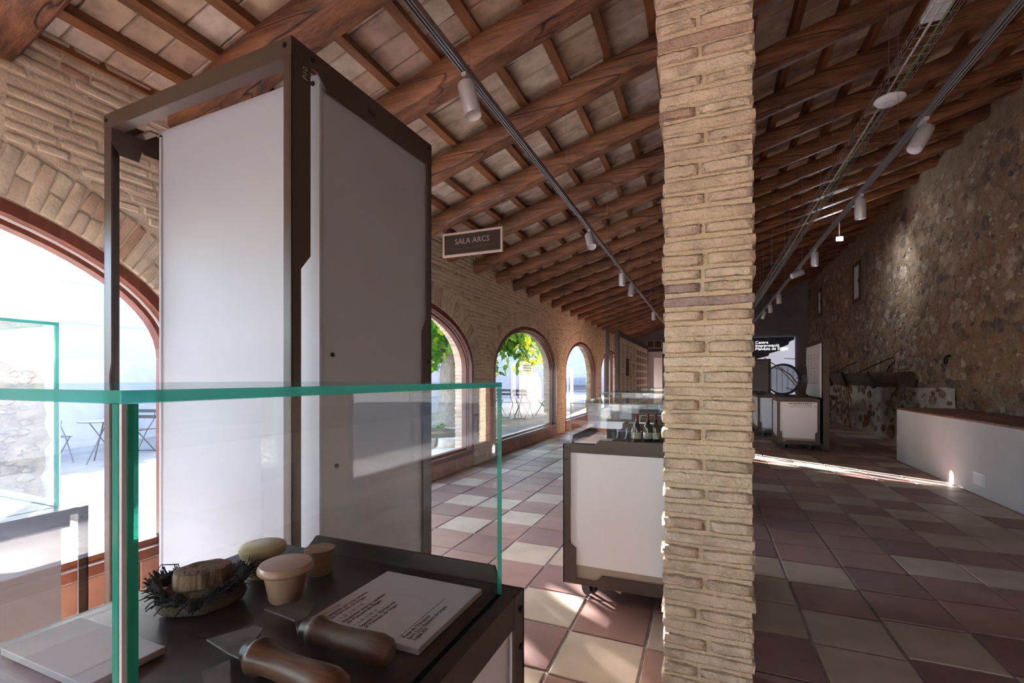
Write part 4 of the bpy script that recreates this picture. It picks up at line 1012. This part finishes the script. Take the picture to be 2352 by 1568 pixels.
# ---- white cabinet with vine twigs and its board (right of the pillar)
rc = cabinet('display_cabinet', 'white fronted brown cabinet on casters with vine twigs', .72, 1.2, 0, (1.29, 10.62, 0), math.radians(-2), cat='cabinet')
for r_, (x0, hh_) in enumerate(((.20, .016), (.27, .012), (.22, .012))):
    b = MB(); x = x0
    while x < .585:
        wd = R.uniform(.025, .075); b.box(x, min(x + wd, .59), .0145, .018, .892 - r_ * .030, .892 - r_ * .030 + hh_); x += wd + .010
    b.build('print', 'ink' if r_ == 0 else 'ink_pale', rc)
b = MB(); b.tube([(.62, .013, .885), (.645, .013, .865), (.64, .013, .845), (.665, .013, .83)], .003, 5); b.build('twig_drawing', 'ink', rc)
bd = empty('board_stand', (2.06, 10.6, 0), math.radians(-1), 'upright brown framed text board standing behind the twigs', 'board')
b = MB(); b.box(.0, .10, 0, .05, 0, 2.16); b.box(.0, .10, 1.75, 1.8, 0, 2.16); b.box(0, .1, .05, 1.75, 2.10, 2.16); b.build('frame', 'frame_brown', bd)
b = MB(); b.box(-.02, -.005, .12, 1.72, 1.02, 2.08); pn = b.build('panel', 'panel_white', bd)
b = MB(); b.box(.03, .06, .05, 1.75, .1, 2.10); b.build('core', 'frame_brown', bd)
for i in range(4):
    for j in range(16): 
        b = MB(); b.box(-.022, -.02, .3 + i * .34, .3 + i * .34 + R.uniform(.15, .26), 1.88 - j * .04, 1.895 - j * .04); b.build('text_line', 'ink_pale', pn)
tg_ = empty('vine_twigs', (1.80, 10.95, 1.018), 0, 'bundle of bare vine twigs standing on the white cabinet', 'twigs')
for k, (p, r) in enumerate((([(0, 0, 0), (-.05, -.02, .18), (-.25, -.08, .45), (-.62, -.1, .72), (-.72, -.12, .80)], .010), ([(-.02, 0, 0), (-.12, -.05, .2), (-.4, .02, .55), (-.78, .05, .70)], .008), ([(0, 0, 0), (.05, -.04, .3), (.02, -.1, .62), (-.12, -.12, .76), (-.36, -.1, .78)], .008), ([(-.04, 0, .02), (-.16, -.1, .13), (-.34, -.15, .19)], .007), ([(.04, 0, 0), (-.02, -.05, .22), (-.14, -.1, .4)], .007), ([(-.12, -.12, .76), (-.10, -.1, .92), (0, -.08, 1.05)], .005))):
    b = MB(); b.tube(p, [r * 1.5 * (1 - .12 * i) for i in range(len(p))], 6); b.build('twig', 'twig', tg_)
b = MB(); b.lathe([(.001, -.001), (.10, .0), (.06, .05), (.01, .07)], 10, wob=lambda a, z: 1 + .2 * math.sin(3 * a)); b.build('root_stock', 'twig', tg_)
# lower units further back
for k, (x, y, lab) in enumerate(((1.02, 12.6, 'slim dark display unit with white panel behind the twig cabinet'), (.86, 14.6, 'second slim dark display unit further back along the aisle'))):
    u = cabinet('display_cabinet', lab, .55, 1.6, 0, (x + .1, y, 0), cat='cabinet')
dk = empty('dark_screen_unit', (.62, 16.6, 0), 0, 'tall dark grey display panel edge beside the brick pillar', 'display panel')
b = MB(); b.box(0, 1.15, 0, .10, .1, 1.95); b.build('body', 'plaster_grey', dk); b = MB(); b.box(-.02, 1.2, .0, .12, 1.95, 2.0); b.box(1.15, 1.22, 0, .12, .0, 2.0); b.build('frame', 'frame_brown', dk)
b = MB(); b.box(.7, 1.12, -.012, 0, .40, .50); b.build('yellow_strip', 'wax_yellow', dk)
emit('screen_text', (.95, .95, 1.0), .2); text('print', 'stre', .17, 'screen_text', dk, (.80, -.006, .58), (math.pi / 2, 0, 0), 'LEFT', .001)

# ---- backlit mural on the far wall
mu = empty('backlit_mural', (2.65, YF - .02, 0), 0, 'backlit black and white mural of wine barrels on far wall', 'mural')
emit('mural_white', (.62, .64, .76), .075); emit('mural_dark', (.02, .02, .03), .02); emit('mural_mid', (.26, .28, .35), .06); emit('mural_text', (.95, .95, 1.0), .2)
b = MB(); b.box(-1.2, .72, -.03, 0, .30, 3.12); b.build('screen', 'mural_white', mu)
b = MB(); b.prism([(-1.2, 1.98), (-.72, 2.12), (-.70, 2.22), (-.25, 2.34), (-.22, 2.44), (.18, 2.56), (.22, 2.68), (.48, 2.80), (.52, 2.92), (.70, 3.0), (.70, 3.12), (-1.2, 3.12)], 'y', -.034, -.03); b.build('print', 'mural_dark', mu)
for k in range(5):
    b = MB(); b.prism([(-1.2, 2.36 + k * .16), (-.9 + .38 * k, 2.42 + k * .15), (-.88 + .38 * k, 2.48 + k * .15), (-1.2, 2.46 + k * .16)], 'y', -.036, -.034); b.build('print', 'mural_dark', mu)
for (x, z, r) in ((-.72, 1.35, .52), (.30, 1.35, .66)):
    b = MB(); C = [(x + r * math.cos(2 * math.pi * k / 30), z + r * math.sin(2 * math.pi * k / 30)) for k in range(30)]; b.prism(C, 'y', -.037, -.034); b.build('print', 'mural_dark', mu)
    b = MB(); C = [(x - .04 + r * .87 * math.cos(2 * math.pi * k / 30), z + r * .87 * math.sin(2 * math.pi * k / 30)) for k in range(30)]; b.prism(C, 'y', -.040, -.037); b.build('print', 'mural_mid', mu)
    for q in range(5):
        xx = x - .04 - r * .6 + q * r * .3; hh = math.sqrt(max(0, (r * .8) ** 2 - (xx - x + .04) ** 2)); b = MB(); b.box(xx - .008, xx + .008, -.042, -.040, z - hh, z + hh); b.build('print', 'mural_dark', mu)
b = MB(); b.box(-1.2, .72, -.036, -.034, .3, .72); b.build('print', 'mural_dark', mu)
text('print', 'Centre\nInterpretació\nMalvasia de Sitges', .17, 'mural_text', mu, (-.75, -.05, 2.86), (math.pi / 2, 0, 0), 'LEFT', .002, 1, .8)
# ---- far wall, left part: white panel, vent grille and case
fp = empty('wall_panel', (-1.9, YF - .03, 0), 0, 'white printed wall panel on the far wall beside the brick pillar', 'panel')
b = MB(); b.box(-.75, 1.3, -.02, .02, .4, 2.62); b.build('panel', 'panel_white', fp); b = MB(); b.box(-.8, 1.35, -.03, .02, 2.62, 2.72); b.build('top_rail', 'frame_brown', fp)
for j in range(14): 
    b = MB(); b.box(.15, .6, -.023, -.02, 2.3 - j * .09, 2.33 - j * .09); b.build('text_line', 'ink_pale', fp)
vg = empty('vent_grille', (-2.25, YF - .03, 2.96), 0, 'dark two part ventilation grille high on far wall', 'vent')
b = MB(); b.box(-.34, .34, -.02, .02, -.17, .17); b.build('frame', 'sign_cream', vg)
for s_ in (-.16, .16):
    b = MB(); b.box(s_ - .14, s_ + .14, -.026, -.02, -.14, .14); b.build('opening', 'track_slot', vg)
tc = empty('tower_case', (-1.6, 19.0, 0), 0, 'slim brown glass case standing before the far wall', 'display case')
b = MB(); b.box(0, .05, 0, .05, 0, 2.3); b.box(.35, .4, 0, .05, 0, 2.3); b.box(0, .4, 0, .05, 2.25, 2.33); b.build('frame', 'frame_brown', tc)
b = MB(); b.box(-.32, 0, .01, .03, .2, 2.2); b.build('panel', 'panel_white', tc); pane(tc, .05, .35, .02, .03, 1.2, 2.25, 'glass_edge_thin')
b = MB(); b.box(.05, .35, .02, .05, .1, 1.2); b.build('body', 'plaster_grey', tc)

# ================================================================== overhead
# ---- hanging sign
SY = 4.80; sg = empty('hanging_sign', (-2.50, SY, 2.96), 0, 'brown hanging room sign reading SALA ARCS in pale frame', 'sign')
hw, hh, tf = .386, .139, .024
b = MB(); b.box(-hw, hw, -.012, .012, -hh, -hh + tf); b.box(-hw, hw, -.012, .012, hh - tf, hh); b.box(-hw, -hw + tf, -.012, .012, -hh + tf, hh - tf); b.box(hw - tf, hw, -.012, .012, -hh + tf, hh - tf); b.build('frame', 'sign_cream', sg)
b = MB(); b.box(-hw + tf, hw - tf, -.006, .006, -hh + tf, hh - tf); b.build('board', 'sign_brown', sg)
text('lettering', 'SALA ARCS', .09, 'sign_text', sg, (0, -.0065, .0), (math.pi / 2, 0, 0), 'CENTER', .0004)
text('lettering', 'SALA ARCOS · ARCHES ROOM', .043, 'sign_text_faint', sg, (0, -.0065, -.064), (math.pi / 2, 0, 0), 'CENTER', .0004)
for s_ in (-.34, .34):
    b = MB(); zt_ = zbeam(-2.50 + s_) - 2.96 + .03; b.tube([(s_, 0, hh - .002), (s_, .0, hh + .045)], .006, 6); b.tube([(s_, 0, hh), (s_, .03, zt_)], .0016, 5); b.build('wire', 'wire_steel', sg)
b = MB(); b.tube([(-.37, .06, zbeam(-2.87) - 2.96 + .012), (.37, .06, zbeam(-2.13) - 2.96 + .012)], .005, 6); b.build('rod', 'wire_steel', sg)

# ---- tracks
def track(name, x, z, y0, y1, label):
    root = empty(name, (x, y0, z), 0, label, 'track'); L = y1 - y0
    b = MB(); b.box(-.018, -.012, 0, L, -.017, .017); b.box(.012, .018, 0, L, -.017, .017); b.box(-.012, .012, 0, L, .011, .017); b.build('rail', 'aluminium', root)
    b = MB(); b.box(-.0115, .0115, 0, L, -.008, .0105); b.build('slot', 'track_slot', root)
    b = MB(); b.box(-.004, .004, 0, L, -.017, -.0085); b.build('rib', 'aluminium', root)
    for yb, r in BEAMS:
        if y0 + .2 < yb < y1 and BEAMS.index((yb, r)) % 2 == 0:
            b = MB(); b.tube([(0, yb - y0, .017), (0, yb - y0, zbeam(x) - z + .01)], .0018, 5); b.tube([(0, yb - y0, .017), (0, yb - y0, .05)], .006, 6); b.build('hanger', 'wire_steel', root)
    return root
TL = (-1.16, 3.0); TR = (1.225, 3.0); 
track('lighting_track', *TL, .5, 21.5, 'grey lighting track running along the window side')
track('lighting_track', *TR, 1.0, 21.5, 'grey lighting track running along the stone wall side')
def spot(x, z, y, aim, label, s=1.0):
    """aim: direction of the lamp mouth"""
    root = empty('track_spotlight', (x, y, z - .017), 0, label, 'spotlight', 'track spotlights')
    b = MB(); b.box(-.014, .014, -.05, .05, -.022, 0); b.build('adapter', 'lamp_silver', root, bevel=.003)
    b = MB(); b.tube([(0, 0, -.02), (0, 0, -.075)], .008, 8); b.build('stem', 'lamp_silver', root)
    d = V(aim).normalized(); q = d.to_track_quat('Z', 'Y').to_matrix().to_4x4(); c = V((0, 0, -.085)) - d * .05 * s
    r = .047 * s; L = .185 * s
    b = MB(); b.lathe([(.001, 0), (r * .93, 0), (r, .004), (r, L - .002), (r * .97, L), (r * .88, L)], 26, mat4=Matrix.Translation(c) @ q); b.f = b.f[:-1]; b.m = b.m[:-1]; b.sm = b.sm[:-1]; b.build('barrel', 'lamp_silver', root)
    b = MB(); b.lathe([(r * .88, L), (r * .62, L - .05 * s), (.001, L - .055 * s)], 22, mat4=Matrix.Translation(c) @ q); b.f = b.f[:-2]; b.m = b.m[:-2]; b.sm = b.sm[:-2]; b.build('reflector', 'lamp_inside', root)
spot(*TL, 2.18, (.26, -.05, -1), 'large silver cylinder spotlight nearest on the window side track')
spot(*TL, 4.95, (.35, -.55, -1), 'tilted silver spotlight right of the hanging sign on window side track')
spot(*TL, 7.0, (.02, .02, -1), 'vertical silver spotlight, third along the window side track')
spot(*TL, 7.95, (-.1, -.25, -1), 'slightly tilted silver spotlight, fourth along the window side track')
spot(*TL, 11.4, (.0, .0, -1), 'farthest vertical silver spotlight on the window side track')
spot(*TR, 3.62, (-.45, -.25, -.8), 'tilted silver spotlight below the white disc on stone side track', .88)
spot(*TR, 4.90, (.0, .0, -1), 'vertical silver spotlight, second on stone side track', .88)
spot(*TR, 6.75, (.0, .0, -1), 'vertical silver spotlight beside the bright floodlight', .88)
spot(*TR, 7.75, (-.9, -.2, -.35), 'strongly tilted spotlight pointing left on stone side track', .88)
spot(*TR, 9.9, (.05, .0, -1), 'vertical spotlight, fifth on stone side track', .88)
spot(*TR, 11.2, (.1, .05, -1), 'vertical spotlight, sixth on stone side track', .88)
spot(*TR, 12.3, (-.3, -.05, -1), 'farthest spotlight visible on stone side track', .88)
# ---- cable tray
CX_, CZ = 1.31, 3.60; tr = empty('cable_tray', (CX_, .5, CZ), 0, 'wire mesh cable tray hanging under the dark beams', 'cable tray')
b = MB(); L = 20
for (x, z) in ((-.075, .0), (-.025, 0), (.025, 0), (.075, .0), (-.078, .03), (.078, .03), (-.078, .058), (.078, .058)): b.tube([(x, 0, z), (x, L, z)], .0022, 4)
b.build('long_wire', 'wire_steel', tr)
wm = MB(); wm.tube([(-.078, 0, .06), (-.078, 0, -.003), (.078, 0, -.003), (.078, 0, .06)], .0024, 4, smooth=False); first = wm.build('cross_wire', 'wire_steel', tr, (0, .1, 0))
for k in range(1, 160):
    if k < 150: o = link('cross_wire', first.data, tr, (0, .1 + k * .1, 0))
for k in range(7):
    b = MB(); yy = 1.6 + k * 2.4; b.tube([(.0, yy, 0), (.0, yy, zbeam(CX_) - CZ + .1)], .003, 5); b.build('hanger', 'wire_steel', tr)
def cable(name, m, x, r, label, y1=20, w_=.012):
    b = MB(); b.tube([(CX_ + x + w_ * math.sin(y * 1.7 + x * 40), .5 + y, CZ + .012 + r) for y in [k * .4 for k in range(int(y1 / .4))]], r, 6); return tag(b.build(name, m), label, 'cable')
cable('green_cable', 'cable_green', .03, .008, 'green cable lying along the wire cable tray')
cable('white_cable', 'cable_white', -.012, .007, 'white cable lying along the wire cable tray')
ap = empty('wireless_access_point', (1.30, 3.95 + .5, CZ - .055), 0, 'white disc shaped wireless device under the cable tray', 'device')
b = MB(); b.lathe([(.001, -.028), (.05, -.027), (.085, -.018), (.10, .0), (.098, .008), (.08, .016), (.001, .016)], 36); b.build('shell', 'device_white', ap)
b = MB(); b.tube([(.035 * math.cos(2 * math.pi * k / 24), .035 * math.sin(2 * math.pi * k / 24), -.0275) for k in range(25)], .0012, 4, cap=False); b.build('ring', 'device_ring', ap)
b = MB(); b.tube([(0, 0, .016), (0, 0, .053)], .01, 8); b.build('mount', 'device_white', ap)
jb = empty('junction_box', (1.29, 3.62, CZ + .018), 0, 'pale junction box lying in the cable tray', 'box')
b = MB(); b.box(-.055, .055, -.08, .08, 0, .04); b.build('body', 'device_white', jb, bevel=.006); b = MB(); b.box(-.05, .05, -.075, .075, .04, .045); b.build('lid', 'device_white', jb)

# ---- floodlight near the stone wall
fd = empty('floodlight', (2.65, 12.1, 4.42), 0, 'small glowing floodlight under the beams near stone wall', 'light')
emit('led_glow', (.85, .92, 1.0), 60)
b = MB(); b.box(-.07, .07, -.02, .03, -.05, .05); b.build('housing', 'device_white', fd, bevel=.005)
b = MB(); b.box(-.055, .055, -.024, -.02, -.035, .035); b.build('lens', 'led_glow', fd)
b = MB(); b.tube([(0, .01, .05), (0, .01, zbeam(2.65) - 4.42 + .03)], .012, 8); b.build('stem', 'device_white', fd)
ld = bpy.data.lights.new('floodlight_beam', 'SPOT'); ld.energy = 16; ld.color = (.86, .92, 1); ld.spot_size = math.radians(115); ld.spot_blend = 1.0; ld.shadow_soft_size = .05
lo_ = bpy.data.objects.new('floodlight_beam', ld); COL.objects.link(lo_); lo_.parent = fd; lo_.location = (0, -.04, -.03); lo_.rotation_euler = (V((3.95, 12.9, 3.2)) - V((2.65, 12.06, 4.39))).to_track_quat('-Z', 'Y').to_euler()
# ---- old press beam and iron ring on the stone wall
pb = empty('press_beam', (3.66, 11.6, 1.36), 0, 'dark old wooden press beam fixed along the stone wall', 'beam')
b = MB(); n = 20; vs = []
for i in range(n + 1):
    y = 10.2 * i / n; s_ = 1 + .05 * math.sin(y * 1.3)
    for (x, z) in ((-.13, -.15), (.13, -.15), (.15, -.05), (.15, .12), (.10, .17), (-.10, .17), (-.15, .10), (-.15, -.06)): vs.append((x * s_, y, z * s_ + .02 * noise.noise(V((y, x * 5, z * 5)))))
b.add(vs, [(i * 8 + j, i * 8 + (j + 1) % 8, (i + 1) * 8 + (j + 1) % 8, (i + 1) * 8 + j) for i in range(n) for j in range(8)]); b.f += [list(range(8))[::-1], [n * 8 + j for j in range(8)]]; b.m += [0, 0]; b.sm += [False, False]
b.build('timber', 'press_wood', pb)
for k, y in enumerate((1.3, 3.6, 5.2, 6.6)):
    b = MB(); b.tube([(-.165, y, -.16), (-.17, y + .25, 0), (-.165, y + .5, .17)], .03, 6); b.tube([(-.10, y + .4, -.18), (-.165, y, -.16)], .03, 6); b.build('strap', 'iron', pb)
for y in (1.2, 3.8, 5.6):
    b = MB(); b.tube([(-.05, y + 2.0, .16), (.08, y + .5, .42), (.14, y, .50)], .014, 6); b.build('rod', 'iron', pb)
ir = empty('iron_ring', (XR - .03, 10.3, 1.76), 0, 'small black iron ring hanging on the stone wall', 'ring')
b = MB(); b.tube([(-.03, .05 * math.cos(2 * math.pi * k / 16), -.06 + .06 * math.sin(2 * math.pi * k / 16)) for k in range(17)], .013, 6, cap=False); b.build('loop', 'iron', ir)
b = MB(); b.tube([(.06, 0, .02), (-.04, 0, .01)], .014, 6); b.tube([(-.02, -.09, .03), (-.02, .0, .015)], .012, 6); b.build('staple', 'iron', ir)
